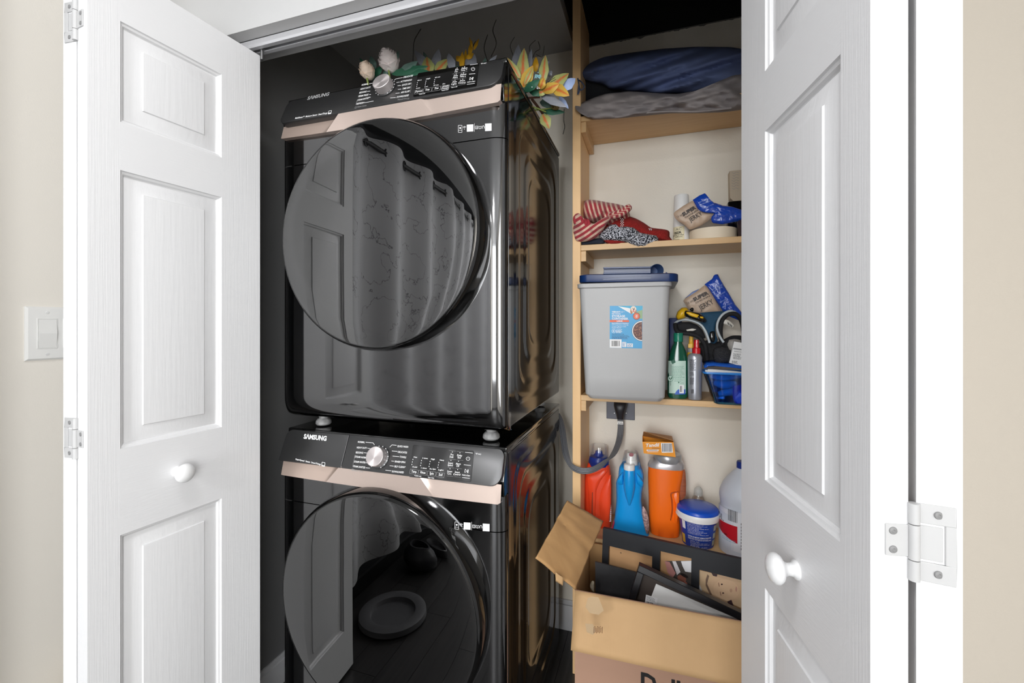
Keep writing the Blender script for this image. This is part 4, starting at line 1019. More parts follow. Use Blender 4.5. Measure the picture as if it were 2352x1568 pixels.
b = MB(); b.loft([T(zl + .000), T(zl + .003, -.001), T(zl + .024, -.001), T(zl + .027, .003), T(zl + .027, .014, .02), T(zl + .022, .018, .018), T(zl + .022, .06, .01)]); b.done('lid', M['lidblue'], FC, smooth=40, recalc=True)
b = MB(); h0, h1 = at(1386, 622, 1.49), at(1495, 628, 1.49)
for za, zb2, ya, yb in ((.026, .031, 1.484, 1.505), (.031, .046, 1.500, 1.508), (.044, .049, 1.484, 1.506)):
    b.add([V((x, y, zl + dz - .020 * (x - (lx0 + lx1) / 2))) for dz in (za, zb2) for y in (ya, yb) for x in (h0.x, h1.x)], [(0, 2, 3, 1), (4, 5, 7, 6), (0, 1, 5, 4), (2, 6, 7, 3), (0, 4, 6, 2), (1, 3, 7, 5)])
b.done('lid_handle', M['lidblue'], FC, smooth=0, bevel=.001)
b = MB(); b.box(h0.x, h1.x, 1.4845, 1.4865, zl + .008, zl + .011); b.box(h0.x, h1.x, 1.4845, 1.4865, zl + .016, zl + .018); b.done('lid_ridge', M['lidblue'], FC, smooth=0)
# label
LP = Plane((0, 0, 0), (0, -1, 0))
nrm = (V((0, 1.500, ztop)) - V((0, 1.525, z0c))); nrm = V((0, -nrm.z, nrm.y)).normalized()
LP = Plane((0, 1.5252, z0c), nrm)
G = lambda X, Y: (1390 + X / 13.07, 690 + Y / 13.07)
lay = {}
def L_(c): return lay.setdefault(c, MB())
pquad(L_('blue'), LP, [G(140, 160), G(1122, 158), G(1108, 1440), G(136, 1415)], .0006)
pquad(L_('sky'), LP, [G(400, 200), G(400, 160), G(1122, 158), G(1118, 560), G(1040, 545), G(760, 380)], .0009)
pquad(L_('white'), LP, [G(390, 172), G(740, 230), G(770, 300), G(760, 385)], .0011)
pquad(L_('green'), LP, [G(950, 330), G(1118, 280), G(1114, 545), G(1040, 545)], .0011)
pfill(L_('cream'), LP, G(848, 275), 7.0, .0013, 20, 8.4); pfill(L_('tan'), LP, G(790, 320), 3.0, .0014, 14, 6.5); pfill(L_('tan'), LP, G(905, 330), 2.8, .0014, 14, 6.5); pfill(L_('cream'), LP, G(850, 262), 5.4, .0016, 18, 6.0)
pfill(L_('pink'), LP, G(852, 310), 1.9, .0018, 12, 3.0); pfill(L_('dark'), LP, G(862, 258), 1.7, .0018, 12, 1.5); pfill(L_('dark'), LP, G(826, 232), .8, .0018, 8); pfill(L_('dark'), LP, G(885, 224), .8, .0018, 8)
pfill(L_('dark'), LP, G(942, 468), 8.2, .0018, 28); pfill(L_('orange'), LP, G(942, 468), 7.4, .0020, 28)
pfill(L_('white'), LP, G(850, 0), .01)
bowlc = G(1108, 910)
def half(mb, r, off):
    pts = [(bowlc[0], bowlc[1] - r)] + [(bowlc[0] - r * math.sin(t), bowlc[1] - r * math.cos(t)) for t in [math.pi * k / 20 for k in range(1, 20)]] + [(bowlc[0], bowlc[1] + r)]
    pquad(mb, LP, pts, off)
half(L_('dark'), 23.6, .0010); half(L_('white'), 22.9, .0012); half(L_('brown'), 20.8, .0014)
for k in range(46):
    t = math.pi * random.random(); r_ = 19.5 * math.sqrt(random.random())
    pfill(L_('tan'), LP, (bowlc[0] - r_ * math.sin(t) * .95 - .6, bowlc[1] - r_ * math.cos(t)), .7 + .5 * random.random(), .0016, 7)
pquad(L_('orange'), LP, [G(136, 580), G(718, 586), G(716, 648), G(136, 650)], .0011)
pquad(L_('white'), LP, [G(138, 1160), G(492, 1162), G(490, 1420), G(138, 1412)], .0011)
pquad(L_('white'), LP, [G(508, 1240), G(632, 1244), G(630, 1395), G(508, 1392)], .0011); pquad(L_('white'), LP, [G(652, 1285), G(832, 1288), G(830, 1400), G(652, 1396)], .0011)
barcode(L_('dark'), LP, *G(195, 1205), *G(440, 1370), .0013)
fillines(L_('bluep'), LP, *G(665, 1310), G(815, 0)[0], 2.4, 3, 1.2, .0013); fillines(L_('bluep'), LP, *G(520, 1260), G(618, 0)[0], 2.6, 4, 1.2, .0013)
gt = lambda c, t, x0, y, x1, y1, h, bo=.01: ptext(L_(c), t, LP, G(x0, y), G(x1, y1), h / 13.07, .0014, bo)
gt('white', 'VIBRANT', 200, 358, 452, 362, 42, .04); gt('white', 'LIFE™', 462, 362, 585, 364, 42, -.01); gt('white', 'PET FOOD', 204, 415, 465, 420, 38, .02)
gt('white', 'STORAGE', 204, 494, 598, 498, 62, .03); gt('white', 'CONTAINER', 204, 568, 692, 574, 58, .03); gt('white', 'LARGE', 350, 632, 520, 634, 36, .04)
gt('white', 'Bug & Moisture Resistant', 204, 698, 705, 702, 32, .02); gt('white', 'Nine Compartment to Food Bin', 204, 742, 700, 747, 26, .01); gt('white', 'Contains a Minimum of 50%', 204, 792, 632, 796, 26, .01); gt('white', 'Recycled Material', 204, 832, 480, 834, 26, .01)
ptext(L_('white'), '25', LP, G(908, 484), G(978, 484), 4.4, .0022, .03); ptext(L_('white'), 'LB', LP, G(920, 520), G(968, 520), 2.2, .0022, .03)
pfill(L_('white'), LP, G(258, 914), 4.6, .0013); pfill(L_('blue'), LP, G(258, 914), 3.9, .0015); pquad(L_('white'), LP, [G(230, 914), G(258, 884), G(286, 914), G(258, 944)], .0017)
fillines(L_('white'), LP, *G(330, 872), G(515, 0)[0], 2.1, 4, 1.1, .0013)
gt('navyp', 'FOOD CAPACITY 25 LB (11.3 kg)', 204, 1018, 560, 1022, 26, .02); gt('navyp', 'Distributed by Bentonville AR 72716', 200, 1058, 690, 1066, 24, .01); fillines(L_('navyp'), LP, *G(200, 1080), G(770, 0)[0], 2.2, 3, 1.0, .0013)
LC = {'blue': S(70, 166, 218), 'sky': S(60, 176, 214), 'white': S(240, 240, 240), 'green': S(150, 178, 130), 'cream': S(236, 222, 206), 'tan': S(186, 128, 92), 'pink': S(214, 120, 110), 'dark': S(40, 32, 34), 'orange': S(232, 104, 62), 'brown': S(96, 46, 34), 'bluep': S(60, 130, 190), 'navyp': S(28, 66, 110)}
base = None
for c, mb in lay.items():
    o = mb.done('label' if c == 'blue' else 'label_print', mat('label_' + c, LC[c], .4), FC if base is None else base, smooth=0, recalc=False, merge=False, kind=None if c == 'blue' else 'stuff')
    if base is None: base = o
# scoop on the lid
sc = root('food_scoop', (at(1508, 622, 1.60).x, 1.60, zl + .02), 'slate blue plastic scoop lying on the container lid', 'scoop')
c0, c1 = at(1509, 621, 1.55), at(1492, 626, 1.68)
ax = (c1 - c0).normalized()
b = MB(); b.lathe([(.0205, 0), (.0215, -.002), (.0222, 0), (.0205, .05), (.017, .075), (.0005, .076)], c0, ax, 28, cap=False); b.lathe([(.0198, .001), (.0185, .05), (.016, .072), (.0005, .073)], c0, ax, 28, cap=False)
b.done('cup', mat('slate_blue_plastic', S(70, 104, 158), .35), sc, smooth=50)
b = MB(); relief(b, [(1522, 638), (1530, 624), (1540, 632), (1552, 643), (1556, 650), (1540, 646), (1528, 642)], 1.56, .006, 0, .05, back=.003, n=30, K=4, smooth=0); b.done('handle', mat('slate_blue_plastic_b', S(40, 74, 128), .35), sc, smooth=50)

# bottles
gbt = root('green_bottle', (at(1556, 910, 1.635).x, 1.635, S3_), 'green mouthwash style bottle with teal cap and pale label on the third shelf', 'bottle')
Yg = 1.64
b = MB(); pxloft(b, [(913, 1536, 1576), (911, 1534.5, 1578.5), (905, 1533, 1580), (860, 1533, 1580), (838, 1534, 1580), (822, 1536, 1579), (808, 1539, 1576), (796, 1543, 1572), (789, 1547, 1568), (784, 1548, 1567)], Yg, .020, 2.6, 36, zmin=S3_); b.done('bottle_body', mat('dark_green_plastic', S(18, 84, 62), .12, coat=.5), gbt, smooth=50)
b = MB(); pxlathe(b, 1558, [(786, 10.6), (784, 11), (768, 11), (767.5, 10.7), (767, 11), (765, 10.8), (764.4, 10)], Yg, 30); b.done('cap', mat('teal_cap', S(28, 128, 102), .3), gbt, smooth=30)
GP = Plane((0, Yg - .0205, 0), (0, -1, 0))
b = MB()
def gl(mb, rows, off):      # label following the bottle front
    vs = [];
    for (y, xl, xr) in rows:
        for k in range(13):
            t = k / 12 * 2 - 1; x = (xl + xr) / 2 + (xr - xl) / 2 * t
            c = at(1556.5, y, Yg); e_ = 2.6; R_ = at(1580, y, Yg).x - c.x; p = at(x, y, Yg - .010); dx = min(abs(p.x - c.x) / R_, .985)
            vs.append(V((p.x, Yg - .0202 * (1 - dx ** e_) ** (1 / e_) - off, p.z)))
    n = len(rows); mb.add(vs, [(i * 13 + j, i * 13 + j + 1, (i + 1) * 13 + j + 1, (i + 1) * 13 + j) for i in range(n - 1) for j in range(12)])
gl(b, [(902, 1534.5, 1575), (880, 1534.5, 1575), (850, 1534.5, 1575), (828, 1535, 1575)], .0007); b.done('label', mat('pale_mint_label', S(196, 222, 208), .4), gbt, smooth=60, recalc=False)
b = MB(); gl(b, [(904.5, 1549, 1574), (897, 1553, 1574), (893, 1557, 1574)], .0010); b.done('label_blue', mat('label_blue_band', S(40, 90, 190), .4), gbt, smooth=60, recalc=False)
GP = Plane((0, Yg - .0216, 0), (0, -1, 0))
b = MB(); fillines(b, GP, 1543, 841, 1572, 2.5, 11, .7, 0); fillines(b, GP, 1549, 868, 1568, 2.4, 4, .6, 0); pfill(b, GP, (1540, 869), 6.2, 0, 20, 6.8)
b.done('label_print', mat('label_green_print', S(90, 150, 126), .5), gbt, smooth=0, recalc=False, kind='stuff')
b = MB(); pfill(b, GP, (1540, 869), 5.2, .0003, 20, 5.8); b.done('label_leaf_disc', mat('mint_disc', S(196, 222, 208), .4), gbt, smooth=0, recalc=False)
b = MB(); pquad(b, GP, [(1541, 829), (1549, 824.5), (1552, 832), (1544, 836)], .0003); pquad(b, GP, [(1540, 873), (1536.5, 869), (1536.8, 865.5), (1539.5, 868)], .0006); pquad(b, GP, [(1540, 873), (1541, 867), (1544, 865), (1543.6, 869.5)], .0006); pline(b, GP, [(1540, 872), (1540, 885)], .6, .0006); pfill(b, GP, (1559, 878), 1.6, .0006, 8); ptext(b, 'pure', GP, (1563, 880), (1570, 880), 2, .0006)
b.done('label_mark', mat('label_dark_green', S(20, 96, 70), .5), gbt, smooth=0, recalc=False, kind='stuff')
b = MB(); pquad(b, GP, [(1560.5, 884), (1571, 884), (1571, 903), (1560.5, 903)], .0004); b.done('barcode_patch', M['print_white'], gbt, smooth=0, recalc=False)
b = MB(); barcode(b, GP, 1562, 886, 1568, 900, .0007); pline(b, GP, [(1541.5, 836), (1541, 862)], .8, .0006); b.done('barcode', M['print_black'], gbt, smooth=0, recalc=False, kind='stuff')

sb = root('silver_spray_bottle', (at(1597, 910, 1.625).x, 1.625, S3_), 'silver spray bottle with red pump head beside the green bottle', 'bottle')
Ys = 1.62
b = MB(); pxlathe(b, 1596, [(916.5, 14.5), (914, 15.6), (900, 16), (830, 17), (820, 17.2), (815.5, 15.5), (812, 12), (810.5, 9)], Ys, 36, zmin=S3_); b.done('bottle_body', mat('brushed_silver_bottle', S(176, 178, 186), .3, .55), sb, smooth=50)
b = MB(); pxlathe(b, 1599.5, [(811.5, 9.6), (799.5, 9.6), (798.5, 7.5), (797.5, 6.6), (790, 6.3), (781, 5.6), (780, 5)], Ys, 26); b.done('pump_head', mat('red_plastic', S(196, 24, 34), .25), sb, smooth=40)
b = MB(); pxlathe(b, 1600.5, [(798, 6.9), (780, 6.6), (779.2, 5)], Ys, 24, cap=False); b.done('clear_cap', M['clear'], sb, smooth=40)
BP = Plane((0, Ys - .0255, 0), (0, -1, 0))
b = MB()
for k in range(26): 
    y = 825 + k * 2.25; 
    if k in (12, 17, 18): continue
    fillines(b, BP, 1584, y, 1599 if k < 13 else 1594, 1, 1, 1.1, .0, -.02)
pquad(b, BP, [(1587, 894), (1593, 894), (1593, 903), (1587, 903)], 0)
b.done('lettering', mat('grey_print_dark', S(70, 70, 76), .5), sb, smooth=0, recalc=False, kind='stuff')

yb_ = root('yellow_spray_bottle', (at(1589, 850, 1.70).x, 1.70, S3_), 'yellow spray bottle standing behind the red pump head', 'bottle')
b = MB(); pxlathe(b, 1588, [(908, 11), (905, 12), (830, 12), (818, 10.5), (808, 9)], 1.70, 26, zmin=S3_); b.done('bottle_body', mat('yellow_plastic', S(238, 188, 50), .35), yb_, smooth=50)
b = MB(); pxlathe(b, 1587.5, [(808.5, 9.2), (799, 9)], 1.70, 26); b.done('collar', mat('grey_collar', S(150, 150, 150), .35), yb_, smooth=40)
b = MB(); pxlathe(b, 1587.5, [(799.2, 7), (790, 7), (788, 5.4), (780, 5), (772.5, 4.8), (772, 4)], 1.70, 20); p, q = at(1580.5, 790, 1.69), at(1590, 798, 1.69); b.box(p.x, q.x, 1.685, 1.705, q.z, p.z); b.done('pump_head', mat('yellow_plastic_pump', S(244, 190, 60), .35), yb_, smooth=40)

# blue tub of tubes
M['bluetub'] = glassmat('translucent_blue_plastic', (.24, .58, .92, 1), .09, .05)
tb = root('blue_tub', (at(1675, 925, 1.60).x, 1.63, S3_), 'translucent blue tub with white tubes at the front of the third shelf', 'tub')
Yt = 1.625
def tubring(py, xl, xr, d, r=.012):
    a, c = at(xl, py, Yt - .045), at(xr, py, Yt - .045)
    return rrect(a.x, c.x, Yt - d, Yt + d, a.z, r, 5)
outer = [tubring(*q) for q in ((929, 1646, 1735, .034), (926, 1641, 1738, .036), (890, 1630, 1745, .043), (856, 1618, 1752, .050))]
inner = [tubring(*q) for q in ((856, 1620, 1750, .0485), (890, 1632, 1743, .0415), (924, 1643, 1736, .034))]
b = MB(); b.loft(outer + inner); b.done('tub_body', M['bluetub'], tb, smooth=40)
b = MB(); b.loft([tubring(*q) for q in ((858, 1616, 1754, .052), (856, 1615, 1755, .053), (853.5, 1616, 1754, .052), (853.5, 1620, 1750, .0485), (858, 1620, 1750, .0485))], cap=False); b.done('tub_rim', mat('bright_blue_rim', S(40, 130, 214), .25), tb, smooth=40)
b = MB(); rr2 = [at(1617, 845, Yt), at(1619, 833, Yt + .05), at(1650, 831, Yt + .05), at(1752, 843, Yt + .05), at(1752, 858, Yt), at(1640, 843, Yt)]
b.loft([[V((p.x, Yt - .01 + .06 * k, p.z + .012 * k)) for p in (at(1617, 843 + dy, Yt), at(1625, 838 + dy, Yt), at(1640, 837 + dy, Yt), at(1690, 842 + dy, Yt), at(1750, 850 + dy, Yt))] for k in (0, 1) for dy in (0,)] , cap=False, closed=False)
o = b.done('tub_lid', mat('cobalt_blue_lid', S(28, 90, 190), .2), tb, smooth=60); o.modifiers.new('thick', 'SOLIDIFY').thickness = .004
b = MB(); relief(b, [(1683, 885), (1715, 883), (1735, 890), (1735, 925), (1690, 928), (1683, 915)], Yt - .035, .006, .002, .08, back=.004, n=36, K=5, seed=2); b.done('blue_insert', mat('cobalt_insert', S(20, 66, 196), .5), tb, smooth=60)
for k, w in enumerate(([(1619, 852, 1.60), (1626, 853, 1.60), (1632, 853, 1.60), (1645, 854, 1.60), (1690, 858, 1.605), (1710, 861, 1.605)], [(1632, 862, 1.635), (1660, 866, 1.63), (1700, 862, 1.63)], [(1640, 878, 1.615), (1665, 884, 1.61), (1690, 880, 1.615)], [(1650, 905, 1.62), (1680, 899, 1.62), (1712, 905, 1.62)])):
    b = MB(); P = spline([at(*q) for q in w], 4); n = len(P)
    rad = [.0025] + [.0052] * 3 + [.0088] * (n - 4) if k == 0 else [.008 + .006 * math.sin(math.pi * i / (n - 1)) for i in range(n)]
    b.tube(P, rad[:n], 14)
    b.done('white_tube', M['white_plastic'], label=('white pointed tube lying across the mouth of the blue tub', 'short white tube sunk just under the tub rim', 'white tube halfway down inside the blue tub', 'white tube at the bottom of the blue tub')[k], cat='tube', smooth=60)
b = MB(); TP = Plane((0, 1.5935, 0), (0, -1, 0)); ptext(b, 'ultra', TP, (1667, 880), (1683, 855), 5, .0, .0, up=(-4, -3)); fillines(b, TP, 1686, 868, 1700, 3, 4, 1.2, 0)
# white pill carton
wc = root('white_box', (at(1692, 830, 1.66).x, 1.67, S3_ + .08), 'small white medicine carton with grey band propped on the blue tub', 'carton')
WPn = Plane(at(1677, 838, 1.645), (-.05, -1, .12))
b = MB(); q = [WPn.hit(1675, 833), WPn.hit(1712, 843), WPn.hit(1722, 790), WPn.hit(1686, 784)]; b.poly(q, (0, .02, 0)); b.done('carton_body', M['white_plastic'], wc, smooth=0)
b = MB(); pquad(b, WPn, [(1684.5, 798.5), (1716, 803), (1716, 806), (1684, 801.5)], .0008); b.done('grey_band', M['print_grey'], wc, smooth=0, recalc=False)
b = MB(); ptext(b, 'bacitracin zinc', WPn, (1686, 807), (1703, 809), 1.8, .0008, .02); fillines(b, WPn, 1684, 811, 1703, 2.0, 7, .8, .0008, .1); fillines(b, WPn, 1681, 828, 1694, 2.2, 3, 1.1, .0008, .1); b.done('lettering', M['print_black'], wc, smooth=0, recalc=False, kind='stuff')
# harness, black straps
hn = root('dog_harness', (at(1630, 760, 1.68).x, 1.70, S3_), 'navy dog harness with grey trim and black straps heaped on the third shelf', 'harness')
hm = mat('navy_mesh_fabric', S(24, 66, 92), .8, bump=((500, 500, 500), .4, .001)); ht = mat('grey_reflective_trim', S(188, 196, 200), .4); hb = mat('black_webbing', S(22, 22, 25), .8, bump=((600, 600, 600), .5, .001))
Yh = 1.665
b = MB(); relief(b, [(1582, 728), (1598, 719), (1630, 716), (1658, 714), (1672, 715), (1655, 725), (1646, 740), (1643, 755), (1645, 770), (1650, 782), (1640, 790), (1630, 786), (1622, 768), (1612, 752), (1598, 742), (1584, 736)], Yh, .014, .003, .05, back=.008, n=80, K=8, seed=4, pw=3, cen=(1632, 744)); b.done('chest_panel', hm, hn, smooth=70)
b = MB(); pxtube(b, [(1550, 742, Yh + .01), (1560, 736, Yh), (1577, 734, Yh - .012), (1595, 738, Yh - .016), (1610, 746, Yh - .018), (1620, 760, Yh - .02), (1626, 775, Yh - .02), (1630, 787, Yh - .02)], .0042, 8); b.done('trim', ht, hn, smooth=70)
b = MB(); pxtube(b, [(1662, 786, Yh - .02), (1652, 770, Yh - .02), (1647, 752, Yh - .02), (1650, 736, Yh - .02), (1660, 722, Yh - .016), (1674, 714.5, Yh - .012), (1686, 716, Yh - .005), (1694, 722, Yh)], .0042, 8); b.done('trim', ht, hn, smooth=70)
b = MB(); relief(b, [(1551, 746), (1565, 739), (1585, 739), (1602, 746), (1614, 758), (1622, 776), (1610, 778), (1585, 764), (1565, 762), (1553, 756)], Yh + .012, .006, .002, .05, back=.006, n=60, K=6, seed=7, cen=(1588, 752)); b.done('inner_lining', hb, hn, smooth=70)
b = MB(); pxtube(b, [(1551, 743, Yh), (1553, 757, Yh - .01), (1562, 764, Yh - .015), (1585, 767, Yh - .015), (1605, 774, Yh - .012), (1618, 790, Yh - .012), (1622, 808, Yh - .01), (1624, 826, Yh)], .0075, 8); b.done('strap', hb, hn, smooth=70)
b = MB(); pxtube(b, [(1660, 790, Yh - .01), (1655, 772, Yh - .012), (1656, 745, Yh - .012), (1666, 726, Yh - .01), (1680, 720, Yh - .01), (1694, 724, Yh - .01), (1704, 740, Yh), (1708, 770, Yh), (1704, 800, Yh + .01)], .0078, 8); b.done('strap', hb, hn, smooth=70)
b = MB(); relief(b, [(1630, 762), (1641, 759), (1643, 775), (1640, 787), (1634, 786), (1629, 774)], Yh - .014, .005, 0, .05, back=.004, n=24, K=4); b.done('buckle', M['gloss_black'], hn, smooth=60)
b = MB(); relief(b, [(1636, 812), (1640, 799), (1655, 795), (1672, 799), (1680, 808), (1676, 832), (1650, 836), (1640, 830)], Yh - .005, .02, .002, .05, back=.02, n=48, K=8, seed=8); b.done('mesh_cuff', mat('black_air_mesh', S(40, 40, 44), .7, bump=((420, 420, 420), 1, .003, 0)), hn, smooth=70)
b = MB(); relief(b, [(1600, 790), (1625, 780), (1650, 785), (1680, 770), (1706, 770), (1706, 830), (1660, 840), (1622, 842), (1604, 820)], Yh + .03, .02, .006, .05, back=.03, n=60, K=8, seed=18); b.done('strap_bundle', hb, hn, smooth=70)
for tag_, poly in (('care_tag', [(1657, 742), (1660, 731), (1675, 736), (1686, 747), (1682, 753), (1668, 745)]), ('paper_tag', [(1576, 757), (1590, 754), (1600, 756), (1592, 760), (1578, 760)])):
    b = MB(); relief(b, poly, Yh - .014, .003, 0, .05, back=.001, n=30, K=4, smooth=0); b.done(tag_, mat(tag_ + '_white', S(214, 210, 200), .5), hn, smooth=60)
b = MB(); CP = Plane((0, Yh - .0185, 0), (0, -1, 0)); barcode(b, CP, 1671, 739, 1681, 744, 0, .8); b.done('tag_print', M['print_black'], hn, smooth=0, recalc=False, kind='stuff')
# leash
ls = root('retractable_leash', (at(1585, 722, 1.63).x, 1.65, S3_ + .17), 'yellow and black retractable dog leash lying on the harness', 'leash')
ym = mat('yellow_leash_plastic', S(226, 178, 28), .35)
b = MB(); relief(b, [(1552, 727), (1556, 715), (1566, 706), (1577, 705), (1583, 712), (1582, 724), (1570, 732), (1556, 735)], 1.655, .024, .001, .05, back=.02, n=40, K=8); b.done('reel', ym, ls, smooth=70)
b = MB(); relief(b, [(1570, 718), (1574, 712), (1586, 714), (1606, 718), (1618, 727), (1624, 736), (1618, 742), (1604, 738), (1584, 731), (1572, 726)], 1.635, .016, 0, .05, back=.014, n=48, K=8); b.done('grip', M['gloss_black'], ls, smooth=70)
b = MB(); relief(b, [(1576, 716), (1584, 716), (1606, 723), (1604, 731), (1588, 727), (1577, 720)], 1.622, .005, 0, .05, back=.004, n=36, K=6); b.done('grip_inlay', ym, ls, smooth=70)
b = MB(); relief(b, [(1607, 726), (1616, 727), (1616, 732), (1608, 731)], 1.622, .005, 0, .05, back=.004, n=20, K=4); b.done('brake_button', ym, ls, smooth=70)
b = MB(); relief(b, [(1583, 710), (1590, 705), (1594, 708), (1593, 716), (1586, 714)], 1.66, .01, 0, .05, back=.008, n=24, K=4); b.done('nozzle', M['gloss_black'], ls, smooth=70)
# blue pack and grey plate behind
b = MB(); p, q = at(1537, 730, 1.74), at(1566, 905, 1.74); b.box(p.x, q.x, 1.735, 1.80, S3_, p.z); b.done('blue_carton', mat('dark_blue_carton', S(22, 48, 110), .4), label='dark blue carton standing behind the green bottle', cat='carton', bevel=.003, smooth=30)
sc2 = root('grey_pouch', (at(1690, 790, 1.70).x, 1.72, S3_ + .1), 'grey crumpled pouch behind the medicine carton', 'pouch')
b = MB(); relief(b, [(1664, 790), (1672, 778), (1690, 776), (1710, 782), (1712, 800), (1690, 812), (1672, 806)], 1.69, .02, .003, .06, back=.02, n=40, K=6, seed=3); b.done('pouch_body', mat('grey_pouch_film', S(150, 146, 140), .5), sc2, smooth=70)
# ---------------------------------------------------------------- bottom shelf
def prof(b): return b
# red detergent bottle
rb = root('red_detergent_bottle', (at(1374, 1200, 1.715).x, 1.715, S4_), 'red orange detergent bottle with navy spout under a clear cap', 'bottle')
Yr = 1.715
rm = mat('red_orange_plastic', S(240, 74, 36), .32)
b = MB(); pxloft(b, [(1216, 1345, 1401), (1212, 1343, 1404), (1190, 1342, 1405), (1150, 1342, 1405), (1115, 1343, 1405), (1090, 1345, 1404), (1075, 1348, 1402), (1066, 1350, 1400), (1062, 1353, 1397)], Yr, .030, 2.8, 40, zmin=S4_); b.done('bottle_body', rm, rb, smooth=50)
def ridge(r_, pts, rad, m_, nm): 
    b = MB(); pxtube(b, pts, rad, 10); return b.done(nm, m_, r_, smooth=70)
Yq = Yr - .026
b = MB(); relief(b, [(1374, 1190), (1372, 1150), (1378, 1122), (1392, 1098), (1404, 1088), (1405, 1120), (1404, 1160), (1400, 1200), (1388, 1204)], Yq + .006, .014, 0, .05, back=.01, n=60, K=8, pw=2.5); b.done('side_bulge', rm, rb, smooth=70)
b = MB(); relief(b, [(1346, 1090), (1362, 1085), (1392, 1072), (1399, 1078), (1380, 1105), (1370, 1130), (1368, 1200), (1352, 1205), (1350, 1150)], Yq + .006, .016, 0, .05, back=.01, n=60, K=8, pw=2.5, cen=(1366, 1110)); b.done('handle', rm, rb, smooth=70)
b = MB(); pxtube(b, [(1361, 1130, Yq - .009), (1360, 1160, Yq - .009), (1360, 1185, Yq - .009)], .0016, 6); b.done('handle_groove', mat('red_shadow_seam', S(120, 60, 40), .5), rb)
b = MB(); pxlathe(b, 1375.5, [(1067, 23), (1058, 23.5), (1050, 21.5), (1046.5, 19), (1045, 12), (1040, 8.6), (1035, 7.6), (1034.4, 6)], Yr, 36); b.done('spout', mat('navy_spout_plastic', S(24, 52, 140), .3), rb, smooth=40)
b = MB(); pxlathe(b, 1377, [(1052, 21), (1024, 21.2), (1022, 20.4), (1021.6, 16), (1021.5, .5)], Yr, 36, cap=False); b.done('clear_cap', M['clear'], rb, smooth=50)
b = MB(); RP = Plane((0, Yr - .020, 0), (0, -1, 0))
for k in range(9): pquad(b, RP, [(1399 + k % 2, 1160 + k * 4.4), (1404, 1159 + k * 4.4), (1404, 1162 + k * 4.4), (1399 + k % 2, 1162.5 + k * 4.4)], 0)
b.done('label_print', M['print_white'], rb, smooth=0, recalc=False, kind='stuff')
# blue bottle
bb = root('blue_softener_bottle', (at(1448, 1220, 1.69).x, 1.69, S4_), 'bright blue flared bottle with white sprayer under a clear hood', 'bottle')
Yb = 1.69
bm_ = mat('bright_blue_plastic', S(16, 158, 236), .32)
b = MB(); pxloft(b, [(1236, 1404, 1487), (1231, 1401, 1491), (1215, 1407, 1488), (1190, 1412, 1481), (1165, 1415, 1476), (1145, 1416, 1473.5), (1125, 1415.5, 1475), (1112, 1415, 1478), (1104, 1417, 1478), (1096, 1420.5, 1479), (1085, 1421, 1478), (1075, 1422.5, 1475), (1068, 1426, 1472), (1064, 1429, 1470)], Yb, .032, 2.4, 40, zmin=S4_); b.done('bottle_body', bm_, bb, smooth=50)
b = MB(); pxlathe(b, 1445.5, [(1160, 2), (1140, 9), (1120, 13), (1100, 14), (1079, 12.8), (1077, 12)], Yb - .034, 28); b.done('pour_column', bm_, bb, smooth=60)
b = MB(); relief(b, [(1415, 1106), (1421, 1094), (1431, 1082), (1432, 1100), (1431, 1114), (1420, 1112)], Yb - .028, .010, 0, .05, back=.008, n=40, K=6); b.done('shoulder', bm_, bb, smooth=70)
b = MB(); relief(b, [(1460, 1082), (1468, 1092), (1479, 1108), (1475, 1119), (1464, 1112), (1460, 1102)], Yb - .028, .010, 0, .05, back=.008, n=40, K=6); b.done('shoulder', bm_, bb, smooth=70)
b = MB(); pxlathe(b, 1445.5, [(1077.5, 12.6), (1067, 12.6), (1065.5, 11.6), (1064.5, 9)], Yb - .034, 28); b.done('white_collar', M['white_plastic'], bb, smooth=40)
b = MB(); pxlathe(b, 1451, [(1066, 13.8), (1054, 13.5), (1053, 12), (1042, 11.6), (1039, 10), (1038.5, 3)], Yb - .005, 28); b.done('sprayer', M['white_plastic'], bb, smooth=40)
b = MB(); pfill(b, Plane((0, Yb - .034, 0), (0, -1, 0)), (1450, 1044), 5.4, 0, 18, 4.4); b.done('sprayer_nozzle', mat('dusty_red_plastic', S(150, 84, 92), .4), bb, smooth=0, recalc=False)
b = MB(); pxlathe(b, 1450, [(1072, 23.5), (1058, 21), (1040, 17), (1036, 15.5), (1035, 12), (1034.8, .5)], Yb - .005, 32, cap=False); b.done('clear_hood', M['clear'], bb, smooth=50)
b = MB(); relief(b, [(1476.5, 1160), (1484, 1172), (1490, 1190), (1491, 1215), (1486, 1228), (1481, 1215), (1477, 1195), (1474, 1178)], Yb - .018, .004, 0, .05, back=.003, n=36, K=5); b.done('side_label', mat('pink_mottled_label', S(206, 172, 168), .5, var=((130, 130, 130), S(70, 54, 66), .8)), bb, smooth=60)
b = MB(); relief(b, [(1404, 1212), (1410, 1192), (1412, 1200), (1407, 1222), (1402, 1226)], Yb - .018, .003, 0, .05, back=.003, n=24, K=4); b.done('side_label', mat('red_label_edge', S(190, 60, 90), .5), bb, smooth=60)
